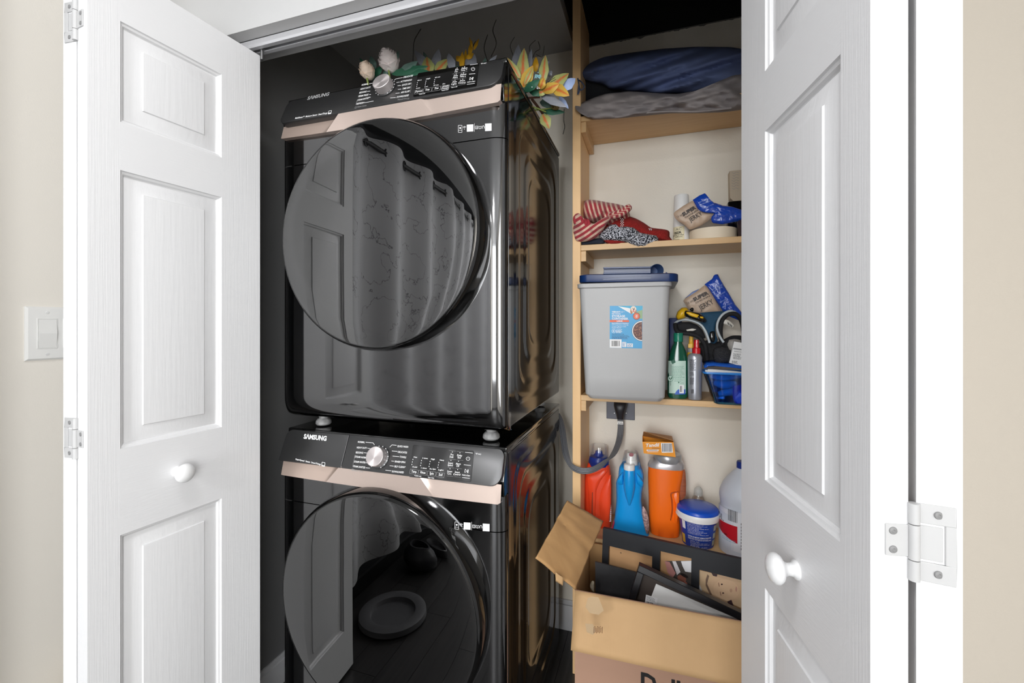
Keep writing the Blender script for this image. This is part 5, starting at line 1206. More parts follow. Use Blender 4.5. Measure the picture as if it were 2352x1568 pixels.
# orange bottle
ob = root('orange_detergent_bottle', (at(1530, 1230, 1.70).x, 1.70, S4_), 'tall orange detergent bottle with silver shoulder carrying the small carton', 'bottle')
Yo = 1.725
om = mat('orange_plastic', S(254, 114, 20), .3)
b = MB(); pxloft(b, [(1237, 1507, 1550), (1233, 1500, 1556), (1222, 1494, 1560), (1200, 1491, 1561), (1170, 1490, 1560), (1140, 1489.5, 1561), (1110, 1488.5, 1564), (1090, 1488, 1568), (1075, 1489, 1570), (1068, 1490, 1570)], Yo, .040, 2.8, 44, zmin=S4_); b.done('bottle_body', om, ob, smooth=50)
b = MB(); relief(b, [(1551, 1152), (1543, 1131), (1556, 1126), (1561, 1138), (1560, 1170), (1556, 1200), (1546, 1205), (1549, 1180), (1550, 1165)], Yo - .034, .008, 0, .05, back=.012, n=50, K=6, cen=(1554, 1160)); b.done('handle', om, ob, smooth=70)
b = MB(); pxtube(b, [(1558, 1129, Yo - .034), (1546, 1131, Yo - .040), (1541, 1135, Yo - .041), (1543, 1150, Yo - .041), (1544, 1170, Yo - .041), (1542, 1185, Yo - .041), (1540, 1195, Yo - .041)], [.0016, .0018, .002] + [.0022] * 28 + [.0016] * 5 + [.001], 8); b.done('handle_slot', mat('orange_slot_shade', S(176, 74, 16), .4), ob, smooth=60)  # raised tube, its darker orange stands in for shade inside the slot
b = MB(); relief(b, [(1568, 1072), (1574, 1080), (1576, 1110), (1575, 1140), (1564, 1150), (1556, 1156), (1554, 1130), (1556, 1110), (1562, 1085)], Yo - .012, .006, 0, .05, back=.006, n=40, K=6); b.done('side_label', mat('burnt_orange_label', S(168, 92, 56), .5, var=((20, 20, 300), S(126, 64, 44), .7)), ob, smooth=60)
b = MB(); pxloft(b, [(1071, 1487.5, 1571.5, 1.0), (1069, 1487.8, 1571.5, 1.0), (1062, 1491, 1571, .98), (1057, 1496, 1569, .93), (1053, 1502, 1564, .86)], Yo, .0412, 2.8, 44); b.done('silver_shoulder', mat('silver_plastic', S(188, 184, 186), .28, .5), ob, smooth=50)
b = MB(); pxlathe(b, 1534, [(1058, 30), (1052, 31.5), (1048, 32), (1042, 31), (1040, 29), (1039, 20)], Yo, 40); b.done('cap', mat('silver_cap', S(176, 176, 178), .3, .5), ob, smooth=40)
# small carton on top
tn = root('dryer_sheet_carton', (at(1515, 1040, 1.69).x, 1.69, at(1530, 1040, Yo).z), 'small orange carton with open lid balanced on the orange bottle', 'carton')
cf = mat('amber_carton', S(244, 156, 24), .45); ci = mat('brown_carton_inside', S(112, 76, 50), .7)
Yc0 = 1.68; TPn = Plane((0, Yc0, 0), (0, -1, 0))
zbc = at(1530, 1040, Yo).z + .0006
fl = [V((at(1479, 1048, Yc0).x, Yc0, zbc + .004)), V((at(1552, 1049.5, Yc0).x, Yc0, zbc + .0)), at(1547, 1015, Yc0), at(1476, 1014, Yc0)]
dpt = V((-.002, .085, 0))
for nm, pts in (('front_panel', (fl[0], fl[1], fl[2], fl[3])), ('back_panel', [p + dpt for p in (fl[0], fl[1], fl[2], fl[3])]), ('end_panel', (fl[0], fl[3], fl[3] + dpt, fl[0] + dpt)), ('end_panel', (fl[1], fl[2], fl[2] + dpt, fl[1] + dpt)), ('base_panel', (fl[0], fl[1], fl[1] + dpt, fl[0] + dpt))):
    n = (pts[1] - pts[0]).cross(pts[3] - pts[0]).normalized() * .0008
    MB().poly(pts, n).done(nm, cf if nm != 'base_panel' else ci, tn, smooth=0)
lid = [fl[3] + dpt, fl[2] + dpt, at(1543, 1012, Yc0 + .012), at(1480, 989, Yc0 - .005)]
lid = [fl[3] + dpt + V((0, 0, .0)), fl[2] + dpt, at(1546, 1012, Yc0 + .004), at(1478, 991, Yc0 + .004)]
MB().poly(lid, V((0, 0, .0009))).done('lid_flap', mat('tan_carton_underside', S(196, 140, 84), .6), tn, smooth=0)
b = MB(); LPn = Plane(lid[0], (lid[1] - lid[0]).cross(lid[3] - lid[0]))
TP2 = Plane((0, Yc0 - .0012, 0), (0, -1, 0))
b = MB(); ptext(b, 'Tandil', TP2, (1482, 1026), (1513, 1025), 7.5, 0, .03, up=(1.4, -7.5)); pline(b, TP2, [(1485, 1033.5), (1513, 1033.5)], 3.2); pline(b, TP2, [(1487, 1037.2), (1512, 1037.2)], 1.0); pquad(b, TP2, [(1518, 1017), (1543, 1017), (1546, 1039), (1520, 1039.5)], 0)
b.done('print_white', M['print_white'], tn, smooth=0, recalc=False, kind='stuff')
TP3 = Plane((0, Yc0 - .0016, 0), (0, -1, 0)); b = MB(); barcode(b, TP3, 1521, 1018.5, 1543, 1037, 0); pline(b, TP3, [(1488, 1033.5), (1510, 1033.5)], .9); pline(b, TP3, [(1497, 1028.6), (1516, 1029.4)], .8)
b.done('barcode', mat('carton_print', S(70, 66, 80), .5), tn, smooth=0, recalc=False, kind='stuff')
# clear soap bottle behind the bucket
cs = root('clear_soap_bottle', (at(1604, 1150, 1.77).x, 1.77, S4_), 'clear empty soap bottle with dome cap behind the blue lidded pail', 'bottle')
b = MB(); pxlathe(b, 1604, [(1190, 20), (1170, 22), (1158, 20.5), (1145, 14.5), (1138, 11), (1134, 10)], 1.77, 28, cap=False, zmin=S4_); b.done('bottle_body', M['clear'], cs, smooth=50)
b = MB(); pxlathe(b, 1604, [(1136, 10.5), (1127, 10.2), (1122, 9), (1118, 5.5), (1116, 1)], 1.77, 24); b.done('cap', mat('frosted_cap', S(196, 200, 196), .2, alpha=.38), cs, smooth=50)
# pail
pl_ = root('cleaner_pail', (at(1604, 1260, 1.665).x, 1.665, S4_), 'blue labelled white pail with bright blue domed lid', 'pail')
Yp = 1.678
b = MB(); rad0 = (at(1641, 1262, Yp).x - at(1570, 1262, Yp).x) / 2; rad1 = (at(1649, 1200, Yp).x - at(1557, 1200, Yp).x) / 2; pcx = (at(1649, 1200, Yp).x + at(1557, 1200, Yp).x) / 2
zp = at(1603, 1196, Yp - rad1).z; 
b.lathe([(rad0 * .93, 0), (rad0, .004), (rad1 * .965, zp - S4_)], (pcx, Yp, S4_), n=48); b.done('pail_body', mat('white_pail', S(226, 228, 232), .4), pl_, smooth=40)
b = MB(); b.lathe([(rad1 * .97, -.012), (rad1 * 1.06, -.010), (rad1 * 1.085, .0), (rad1 * 1.085, .010), (rad1 * 1.06, .013), (rad1 * 1.0, .013)], (pcx, Yp, zp), n=48); b.done('rim', M['white_plastic'], pl_, smooth=40)
b = MB(); b.lathe([(rad1 * 1.05, .010), (rad1 * 1.06, .014), (rad1 * 1.03, .022), (rad1 * .97, .026), (rad1 * .5, .030), (.0005, .031)], (pcx, Yp, zp), n=48); b.done('lid', mat('cobalt_lid', S(16, 80, 196), .28), pl_, smooth=50)
b = MB(); b.add([V((pcx - rad1 * .85, Yp - .004, zp + .0285)), V((pcx + rad1 * .85, Yp - .010, zp + .0285)), V((pcx + rad1 * .85, Yp - .008, zp + .0300)), V((pcx - rad1 * .85, Yp - .002, zp + .0300))], [(0, 1, 2, 3)]); 
pr_ = lambda w: rad0 + (rad1 * .965 - rad0) * w
def pail(mb, t0, t1, w0, w1, off): mb.grid(lambda u, w: V((pcx + (pr_(w0 + (w1 - w0) * w) + off) * math.sin(math.radians(t0 + (t1 - t0) * u)), Yp - (pr_(w0 + (w1 - w0) * w) + off) * math.cos(math.radians(t0 + (t1 - t0) * u)), S4_ + (zp - S4_) * (w0 + (w1 - w0) * w))), 28, 2, uv=False)
b = MB(); pail(b, -82, 78, .04, .88, .0006); b.done('label', mat('royal_blue_label', S(24, 62, 156), .4), pl_, smooth=60, recalc=False)
b = MB(); pail(b, -60, -46, .60, .86, .0010); b.done('barcode_patch', M['print_white'], pl_, smooth=60, recalc=False)
b = MB(); pail(b, -70, -52, .10, .40, .0010); b.done('yellow_patch', mat('yellow_patch', S(226, 192, 70), .4), pl_, smooth=60, recalc=False)
for w0 in (.12, .36, .62):
    b = MB(); pail(b, 52, 72, w0, w0 + .18, .0010); b.done('picture_patch', mat('pale_patch', S(176, 180, 160), .4), pl_, smooth=60, recalc=False)
def pailtext(mb, t, t0, t1, w, h, bo=.0):
    text(mb, t, (0, 0, 0), (1, 0, 0), (0, 0, 1), bo, spread=lambda u, v: V((pcx + (pr_(w) + .0012) * math.sin(math.radians(t0 + (t1 - t0) * u)), Yp - (pr_(w) + .0012) * math.cos(math.radians(t0 + (t1 - t0) * u)), S4_ + (zp - S4_) * w + h * v)))
b = MB(); pailtext(b, 'CAUTION: EYE IRRITANT. HARMFUL IF SWALLOWED.', -38, 44, .40, .0042, .02); pailtext(b, 'See back panel for additional precautionary statements', -38, 30, .36, .0026); pailtext(b, 'KEEP OUT OF REACH OF CHILDREN', -38, 44, .32, .0030, .01)
for k in range(9): pailtext(b, ('removes stains whitens and', 'brightens all fabrics in cold', 'water use a scoop each load', 'for tough spots apply direct')[k % 4], -38, (12, 24, 6, 30, -2)[k % 5], .84 - k * .042, .0024)
for k in range(5): pailtext(b, ('FIRST AID', 'If in eyes rinse with water', 'If swallowed drink water and', 'call a doctor for advice')[k % 4], -30, (0, 30, 38)[k % 3], .26 - k * .045, .0026)
b.done('lettering', M['print_white'], pl_, smooth=0, recalc=False, kind='stuff')
b = MB(); P = [V((pcx + rad1 * 1.09 * math.cos(t), Yp + rad1 * 1.09 * math.sin(t), zp - .012 + .012 * math.sin(t * .5) - .004)) for t in [math.radians(180 + 12 * k) for k in range(-3, 7)]]; b.tube(P, .0018, 6); b.done('bail_handle', M['white_plastic'], pl_, smooth=60)
# bleach jug
bj = root('bleach_jug', (at(1707, 1275, 1.665).x, 1.665, S4_), 'white bleach jug with navy cap and red label band at the shelf end', 'jug')
Yl = 1.675
jm = mat('milky_white_jug', S(206, 212, 222), .38)
b = MB(); pxlathe(b, 1706, [(1279, 48), (1274, 53), (1266, 55), (1172, 55), (1167, 54), (1160, 51.5), (1153, 52.5), (1140, 54), (1128, 53), (1112, 46), (1098, 36), (1085, 24), (1077, 16), (1073, 14)], Yl, 44, zmin=S4_); b.done('jug_body', jm, bj, smooth=50)
b = MB(); pxlathe(b, 1706, [(1077, 14.5), (1062, 14.5), (1059, 13), (1058.6, 5)], Yl, 24); b.done('cap', mat('navy_cap', S(20, 48, 130), .35), bj, smooth=40)
jr = (at(1761, 1220, Yl).x - at(1651, 1220, Yl).x) / 2; jx = at(1706, 1220, Yl).x
jz = lambda py: at(1675, py, Yl - jr * .8).z
b = MB(); cylarc(b, jx, Yl, jr + .0006, -95, 40, jz(1262), jz(1172)); b.done('label', mat('white_jug_label', S(222, 224, 230), .4), bj, smooth=60, recalc=False)
b = MB(); b.grid(lambda u, w: V((jx + (jr + .0011) * math.sin(math.radians(-88 + 66 * u)), Yl - (jr + .0011) * math.cos(math.radians(-88 + 66 * u)), (jz(1226) - (jz(1226) - jz(1243)) * u * 1.0) * (1 - w) + jz(1206 - 2 * u) * w)), 20, 1, uv=False); b.done('label_band', mat('red_label_band', S(190, 22, 38), .4), bj, smooth=60, recalc=False)
b = MB(); cyltext(b, 'OL', jx, Yl, jr + .0012, -92, -60, jz(1204), .021, .0)
for k in range(13):
    t0 = -46 + k * 1.9; w_ = random.choice((.5, .9, 1.2)); cylarc(b, jx, Yl, jr + .0012, t0, t0 + w_, jz(1196), jz(1170), 1)
cylarc(b, jx, Yl, jr + .0016, -60.5, -46, jz(1240), jz(1226)) if False else None; cyltext(b, 'NO', jx, Yl, jr + .0019, -58, -48, jz(1233), .005, .04)
for k in range(9): cylarc(b, jx, Yl, jr + .0012, -14, -10, jz(1255 - k * 7), jz(1250 - k * 7), 1)
b.done('lettering', M['print_black'], bj, smooth=0, recalc=False, kind='stuff')
b = MB(); 
for k in range(2): cyltext(b, 'removes 30% more stains', jx, Yl, jr + .0012, -66, -26, jz(1240 + 4 * k), .003)
b.done('fine_lettering', mat('teal_print', S(60, 140, 170), .5), bj, smooth=0, recalc=False, kind='stuff')

# ---------------------------------------------------------------- cardboard box with frames
M['card'] = mat('corrugated_cardboard', S(192, 156, 112), .75, bump=((150, 3, 3), .22, .0015), var=((9, 9, 9), S(184, 148, 104), .5))
M['cardv'] = mat('corrugated_cardboard_flap', S(196, 154, 104), .75, bump=((90, 90, 90), .15, .0015), var=((8, 30, 8), S(180, 138, 90), .5))
M['cardb'] = mat('corrugated_cardboard_front', S(170, 134, 112), .75, bump=((3, 3, 130), .12, .0015))
cb = root('cardboard_box', (.05, 1.43, 0), 'open cardboard moving box full of picture frames on the closet floor', 'box')
BX0, BX1, BY0, BY1, BZ, tk = -.222, .345, 1.287, 1.585, .502, .004
MB().box(BX0, BX1, BY0, BY0 + tk, .001, BZ).done('front_side', M['cardb'], cb, smooth=0)
MB().box(BX0, BX1, BY1 - tk, BY1, .001, BZ).done('back_side', M['cardv'], cb, smooth=0)
MB().box(BX0, BX0 + tk, BY0 + tk, BY1 - tk, .001, BZ).done('end_side', M['cardv'], cb, smooth=0)
MB().box(BX1 - tk, BX1, BY0 + tk, BY1 - tk, .001, BZ).done('end_side', M['cardv'], cb, smooth=0)
MB().box(BX0 + tk, BX1 - tk, BY0 + tk, BY1 - tk, .001, .006).done('base', M['cardv'], cb, smooth=0)
def sheet(pts, nu, nv, amp, seed, nm, m, th=.004, fold=None):
    a, b_, c, d = [V(p) for p in pts]
    mb = MB(); n = (b_ - a).cross(d - a).normalized()
    def f(u, w):
        p = a.lerp(b_, u).lerp(d.lerp(c, u), w)
        k = amp * mnoise.noise(V((u * 3, w * 3, seed)))
        if fold: k += fold(u, w)
        return p + n * k
    mb.grid(f, nu, nv); o = mb.done(nm, m, cb, smooth=30)
    md = o.modifiers.new('thick', 'SOLIDIFY'); md.thickness = th; return o
FB = 1.230
fa, fb_ = V((BX0 + .001, BY0 - .001, BZ)), V((BX1, BY0 - .001, BZ))
p1 = at(1319.5, 1495, FB); 
sheet([V((BX0 - .002, FB, p1.z)), V((BX1, FB + .004, p1.z + .004)), fb_, fa], 24, 10, .001, 3, 'front_flap', M['card'])
fA, fB_, fC = at(1322, 1353, BY0), at(1231, 1281, 1.205), at(1304, 1149, 1.45)
FPl = Plane(fA, (fB_ - fA).cross(fC - fA))
ridge_ = lambda u, p, w_: math.exp(-((u - p) / w_) ** 2)
sheet([fA, fB_, fC, FPl.hit(1386, 1196)], 30, 24, .003, 9, 'side_flap', M['cardv'], fold=lambda u, w: .0035 * ridge_(w, .50 + .16 * u, .03) - .003 * ridge_(w, .60 + .16 * u, .03) + .002 * ridge_(w, .28, .02) - .002 * ridge_(w, .83, .015))
sheet([at(1275, 1313, 1.23), at(1276, 1332, 1.235), at(1292, 1343, 1.245), at(1294, 1325, 1.245)], 5, 4, .003, 6, 'torn_flap_scrap', M['card'], .003)
b = MB(); relief(b, [(1354, 1345), (1360, 1332), (1366, 1335), (1365, 1360), (1360, 1358)], 1.40, .008, .002, .2, back=.004, n=20, K=4); b.done('bubble_wrap', mat('bubble_wrap', S(170, 160, 140), .2, alpha=.6), label='scrap of bubble wrap in the near corner of the cardboard box', cat='wrap', smooth=60)
fr = Plane((0, BY0 - .0006, 0), (0, -1, 0))
b = MB(); x0 = fr.hit(1472, 1568).x; zc_ = fr.hit(1472, 1543).z
text(b, 'Dollar Tree', V((x0, BY0 - .0008, zc_ - .052)), V((x0 + .30, BY0 - .0008, zc_ - .052)), V((0, 0, .052)), .03); b.done('lettering', M['print_black'], cb, smooth=0, recalc=False, kind='stuff')
nfl = V((0, -(BZ - p1.z), -(BY0 - FB))).normalized(); FLP = Plane((0, FB, p1.z), nfl)
b = MB()
for i in range(7): pline(b, FLP, [(1365 + i * 3.1, 1437 + (i % 3)), (1364.6 + i * 3.1, 1452 - (i % 2) * 2)], 1.2, .0024)
for i in range(0, 6, 2): pline(b, FLP, [(1365 + i * 3.1, 1437), (1368 + i * 3.1, 1436.5)], 1.0, .0024)
b.done('smudged_stamp', mat('brown_ink', S(112, 74, 52), .6), cb, smooth=0, recalc=False, kind='stuff')
b = MB(); pquad(b, FLP, [(1350, 1372), (1360, 1368), (1375, 1370), (1381, 1385), (1387, 1400), (1375, 1410), (1355, 1406), (1345, 1392)], .0018); b.done('peeled_patch', mat('peeled_card', S(198, 170, 134), .8), cb, smooth=0, recalc=False); b = MB(); pquad(b, FLP, [(1344, 1430), (1362, 1431), (1368, 1448), (1362, 1456), (1348, 1450)], .0018); b.done('peeled_patch', bpy.data.materials['peeled_card'], cb, smooth=0, recalc=False)
# collage frame
A, B = V((-.170, 1.555, 0)), V((.300, 1.475, 0))
dA = (B - A).normalized(); nA = V((dA.y, -dA.x, 0)).normalized(); lean = V((nA.x * -.10, nA.y * -.10, 1)).normalized()
za, zb3 = at(1385, 1212, 1.555).z, None
CF = root('collage_frame', (.06, 1.49, .01), 'black collage frame with cut openings leaning at the back of the box', 'frame')
topA = at(1385, 1212, 1.555)
NP = dA.cross(lean).normalized()
if NP.y > 0: NP = -NP
CPn = Plane(topA, NP)
tR = CPn.hit(1703, 1284)
dT = (tR - topA).normalized(); LW = .50
upv = NP.cross(dT).normalized()
if upv.z < 0: upv = -upv
P2 = lambda s, h, d=0: topA + dT * s + upv * h + NP * d
def cpx(px, py): 
    v_ = CPn.hit(px, py) - topA; return v_.dot(dT), v_.dot(upv)
ops = []
for q in (((1398, 1253), (1497, 1322)), ((1516, 1265), (1587, 1352)), ((1606, 1308), (1730, 1410))):
    s0, h0 = cpx(*q[0]); s1, h1 = cpx(*q[1]); ops.append([s0, s1, h0, -.25])
ops[1][3] = cpx(1545, 1350)[1] - .03
HB = -.40
b = MB()
def bar(s0, s1, h0, h1, d0=-.016, d1=0): b.add([P2(s, h, d) for h in (h0, h1) for d in (d0, d1) for s in (s0, s1)], [(0, 2, 3, 1), (4, 5, 7, 6), (0, 1, 5, 4), (2, 6, 7, 3), (0, 4, 6, 2), (1, 3, 7, 5)])
hm_ = min(o[2] for o in ops)
bar(0, LW, max(o[2] for o in ops), 0)
cuts = sorted(ops); x = 0
for o in cuts:
    bar(x, o[0], HB, max(k[2] for k in ops)); 
    if o[2] < max(k[2] for k in ops): bar(o[0], min(o[1], LW), o[2], max(k[2] for k in ops))
    bar(o[0], min(o[1], LW), HB, o[3]); x = min(o[1], LW)
if x < LW: bar(x, LW, HB, max(k[2] for k in ops))
b.done('mat_board', mat('black_frame_board', S(20, 22, 28), .55), CF, smooth=0)
b = MB(); b.add([P2(s, h, d) for h in (HB, -.004) for d in (-.0195, -.0165) for s in (.004, LW - .004)], [(0, 2, 3, 1), (4, 5, 7, 6), (0, 1, 5, 4), (2, 6, 7, 3), (0, 4, 6, 2), (1, 3, 7, 5)]); b.done('backing_board', mat('tan_backing', S(196, 152, 106), .7, var=((3, 3, 60), S(184, 140, 96), .5)), CF, smooth=0)
pr1 = Plane(topA - NP * .0158, NP); pl2 = MB
b = MB(); ptext(b, '+', pr1, (1424, 1271), (1428, 1272), 4.6, 0, .02); b.done('pencil_mark', M['print_black'], CF, smooth=0, recalc=False)
# snapshot prints behind the openings
def photo(nm, label, shapes):
    r = root(nm, pr1.hit(*shapes[0][1][0]), label, 'photo')
    for i, (c, pts) in enumerate(shapes):
        b = MB()
        b.add([pr1.hit(*p, .0003 + i * .00025) for p in pts] , [tuple(range(len(pts)))])
        b.done('paper' if i == 0 else 'printed_shape', mat('photo_tone', S(*c), .35), r, smooth=0, recalc=False)
E_ = lambda c, r, ry, n=18, a=0: [(c[0] + r * math.cos(t) * math.cos(a) - ry * math.sin(t) * math.sin(a), c[1] + r * math.cos(t) * math.sin(a) + ry * math.sin(t) * math.cos(a)) for t in [2 * math.pi * k / n for k in range(n)]]
photo('snapshot', 'sideways snapshot of a person in pink and white in the second opening', [
    ((78, 72, 68), [(1527, 1288), (1588, 1287), (1588, 1352), (1560, 1348), (1541, 1330)]),
    ((196, 138, 132), [(1527, 1288), (1538, 1290), (1552, 1316), (1543, 1330), (1533, 1312)]), ((226, 222, 224), [(1544, 1288), (1552, 1288), (1563, 1313), (1555, 1320)]), ((228, 228, 230), [(1564, 1288), (1588, 1287), (1588, 1314), (1574, 1312), (1568, 1300)]),
    ((146, 92, 76), E_((1566, 1328), 11, 7.5, a=.55)), ((40, 32, 32), E_((1572, 1321), 10, 3.4, a=.5)), ((184, 112, 96), E_((1575, 1337), 5, 2.0, a=.7))])
photo('snapshot', 'sideways snapshot of a young child face in the third opening', [
    ((206, 176, 140), [(1606, 1309), (1703, 1331), (1730, 1340), (1730, 1410), (1640, 1366), (1606, 1356)]), ((214, 214, 216), [(1606, 1340), (1613, 1356), (1606, 1356)]),
    ((210, 176, 142), E_((1664, 1352), 40, 33, a=.25)), ((122, 98, 82), [(1625, 1318), (1629, 1322), (1624, 1340), (1636, 1366), (1630, 1364), (1621, 1344), (1621, 1330)]), ((216, 182, 148), E_((1668, 1354), 30, 24, a=.25)),
    ((70, 48, 44), E_((1658, 1341), 2.2, 1.8)), ((70, 48, 44), E_((1661, 1361), 2.2, 1.8)), ((196, 156, 128), E_((1679, 1355), 3.0, 4.5)), ((192, 140, 124), E_((1691, 1352), 1.6, 6.0)), ((150, 112, 90), [(1651, 1336), (1653, 1346), (1651.5, 1346), (1649.5, 1338)]), ((150, 112, 90), [(1655, 1357), (1657, 1366), (1655.5, 1367), (1653.5, 1358)]), ((66, 46, 50), [(1670, 1380), (1680, 1376), (1685, 1390), (1676, 1388)]), ((66, 46, 50), [(1634, 1314), (1648, 1318), (1646, 1323), (1638, 1321)])])
# dark panel and shadow box
dk = Plane((0, 1.455, 0), (.16, -1, .1)); 
b = MB(); q = [dk.hit(1367, 1290), dk.hit(1475, 1318), dk.hit(1475, 1318) + V((.0, .03, -.42)), dk.hit(1367, 1290) + V((0, .03, -.42))]; b.poly(q, V((0, .006, 0)))
b.done('photo_board', mat('dusty_black_panel', S(44, 44, 46), .5, var=((14, 14, 14), S(72, 72, 74), .6)), label='dusty black flat board at the near end inside the box', cat='board', smooth=0)
sx = root('shadow_box_frame', (.08, 1.37, .02), 'black deep shadow box frame tilted in front with white paper inside', 'frame')
SP = Plane((0, 1.385, .52), (.0, -1, .16))
c0 = SP.hit(1468, 1297); cR = SP.hit(1745, 1428); cD = SP.hit(1440, 1385)
ex = (cR - c0).normalized(); nS = SP.n if SP.n.y < 0 else -SP.n; ey = nS.cross(ex).normalized()
if ey.z > 0: ey = -ey
wS, hS, fwid = .33, .20, .020
Q_ = lambda s, h, d=0: c0 + ex * s + ey * h + nS * d
def barS(nm, s0, s1, h0, h1, d0=-.03, d1=0, m=None):
    b = MB(); b.add([Q_(s, h, d) for h in (h0, h1) for d in (d0, d1) for s in (s0, s1)], [(0, 2, 3, 1), (4, 5, 7, 6), (0, 1, 5, 4), (2, 6, 7, 3), (0, 4, 6, 2), (1, 3, 7, 5)]); return b.done(nm, m or M['sframe'], sx, smooth=0, bevel=.0015, bseg=1)
M['sframe'] = mat('black_satin_frame', S(22, 22, 26), .32)
barS('rail', 0, wS, 0, fwid); barS('rail', 0, wS, hS - fwid, hS); barS('rail', 0, fwid, fwid, hS - fwid); barS('rail', wS - fwid, wS, fwid, hS - fwid)
barS('backing', .004, wS - .004, .004, hS - .004, -.034, -.0305, mat('dark_brown_backing', S(56, 46, 40), .7))
b = MB(); PB = Plane(Q_(0, 0, -.028), nS); q = [PB.hit(1507, 1340), PB.hit(1720, 1432), PB.hit(1700, 1480), PB.hit(1490, 1385)]; b.poly(q, nS * .0008); b.done('white_paper', mat('white_sheet', S(226, 226, 224), .6), label='white paper sheet slipped inside the shadow box frame', cat='paper', smooth=0)
st = root('price_sticker', PB.hit(1495, 1378), 'small white printed sticker beside the paper in the shadow box', 'sticker')
b = MB(); PS = Plane(Q_(0, 0, -.026), nS); b.poly([PS.hit(1484, 1365), PS.hit(1511, 1374), PS.hit(1508, 1390), PS.hit(1481, 1384)], nS * .0004); b.done('sticker_paper', M['print_white'], st, smooth=0)
b = MB(); PS2 = Plane(Q_(0, 0, -.0252), nS); fillines(b, PS2, 1486, 1369, 1507, 2.4, 4, .7, 0, .28); ptext(b, '10.99', PS2, (1486, 1384), (1500, 1388), 3.4, 0, .02); b.done('lettering', M['print_black'], st, smooth=0, recalc=False, kind='stuff')
# ---------------------------------------------------------------- artificial flowers on the dryer
def leafmat(name, c1, c2, streak=None, rough=.55):
    m = mat(name, c1, rough); nt = m.node_tree; b = nt.nodes['Principled BSDF']
    uv = nt.nodes.new('ShaderNodeUVMap'); sp = nt.nodes.new('ShaderNodeSeparateXYZ'); nt.links.new(uv.outputs[0], sp.inputs[0])
    nz = nt.nodes.new('ShaderNodeTexNoise'); nz.inputs['Scale'].default_value = 9; nt.links.new(uv.outputs[0], nz.inputs['Vector'])
    mx = nt.nodes.new('ShaderNodeMix'); mx.data_type = 'RGBA'; mx.inputs[6].default_value = c1; mx.inputs[7].default_value = c2; nt.links.new(nz.outputs['Fac'], mx.inputs[0]); out = mx.outputs[2]
    if streak:
        # streak along the midrib: |u-.5| small
        s1 = nt.nodes.new('ShaderNodeMath'); s1.operation = 'SUBTRACT'; s1.inputs[1].default_value = .5; nt.links.new(sp.outputs[0], s1.inputs[0])
        s2 = nt.nodes.new('ShaderNodeMath'); s2.operation = 'ABSOLUTE'; nt.links.new(s1.outputs[0], s2.inputs[0])
        s3 = nt.nodes.new('ShaderNodeMath'); s3.operation = 'MULTIPLY_ADD'; s3.inputs[1].default_value = .35; nt.links.new(nz.outputs['Fac'], s3.inputs[0]); nt.links.new(s2.outputs[0], s3.inputs[2])
        rp = nt.nodes.new('ShaderNodeValToRGB'); rp.color_ramp.elements[0].position = .22; rp.color_ramp.elements[0].color = (1, 1, 1, 1); rp.color_ramp.elements[1].position = .38; rp.color_ramp.elements[1].color = (0, 0, 0, 1); nt.links.new(s3.outputs[0], rp.inputs[0])
        m2 = nt.nodes.new('ShaderNodeMix'); m2.data_type = 'RGBA'; nt.links.new(rp.outputs[0], m2.inputs[0]); nt.links.new(out, m2.inputs[6]); m2.inputs[7].default_value = streak; out = m2.outputs[2]
    nt.links.new(out, b.inputs['Base Color']); return m
LM = {'lily': leafmat('lily_petal_green_orange', S(178, 180, 112), S(150, 160, 98), S(196, 106, 58)), 'gold': leafmat('golden_petal', S(206, 178, 78), S(196, 150, 60), S(198, 104, 46)), 'grey': leafmat('grey_blue_leaf', S(150, 152, 158), S(124, 128, 138)), 'pale': leafmat('pale_blue_petal', S(176, 196, 236), S(160, 178, 220)),
      'green': leafmat('green_leaf', S(44, 104, 76), S(34, 78, 60)), 'sage': leafmat('sage_leaf', S(96, 122, 110), S(74, 98, 92)), 'yellow': leafmat('yellow_blossom', S(214, 164, 30), S(180, 130, 24)), 'white': leafmat('blush_white_petal', S(250, 242, 240), S(244, 230, 226)), 'cream': leafmat('cream_petal', S(250, 234, 216), S(244, 220, 198))}
def leafpx(r, nm, m, base, tip, wpx, Y, dY=0.0, curl=.01, fold=.25, n=9):
    """leaf blade from base pixel to tip pixel, width in pixels, at distance Y (tip at Y + dY)"""
    mb = MB(); dx, dy = tip[0] - base[0], tip[1] - base[1]; l = math.hypot(dx, dy); nx, ny = -dy / l, dx / l
    def f(u, w):
        hw = wpx / 2 * math.sin(math.pi * min(1, w ** .8 * .97 + .03)) ** .85 * (1 + .06 * math.sin(w * 17))
        t = u * 2 - 1
        return at(base[0] + dx * w + nx * hw * t, base[1] + dy * w + ny * hw * t, Y + dY * w - curl * math.sin(math.pi * w) + fold * abs(t) * hw / 1000)
    mb.grid(f, 6, n); return mb.done(nm, LM[m], r, smooth=80, recalc=False)
def stem(r, pts, rad, m, nm='stem'):
    b = MB(); pxtube(b, pts, rad, 6, 5); return b.done(nm, m, r, smooth=60)
brn = mat('brown_twig', S(96, 64, 46), .7); grn = mat('green_stem', S(128, 142, 74), .6); dkt = mat('dark_twig', S(46, 42, 34), .8)
ZD = DZ + .98
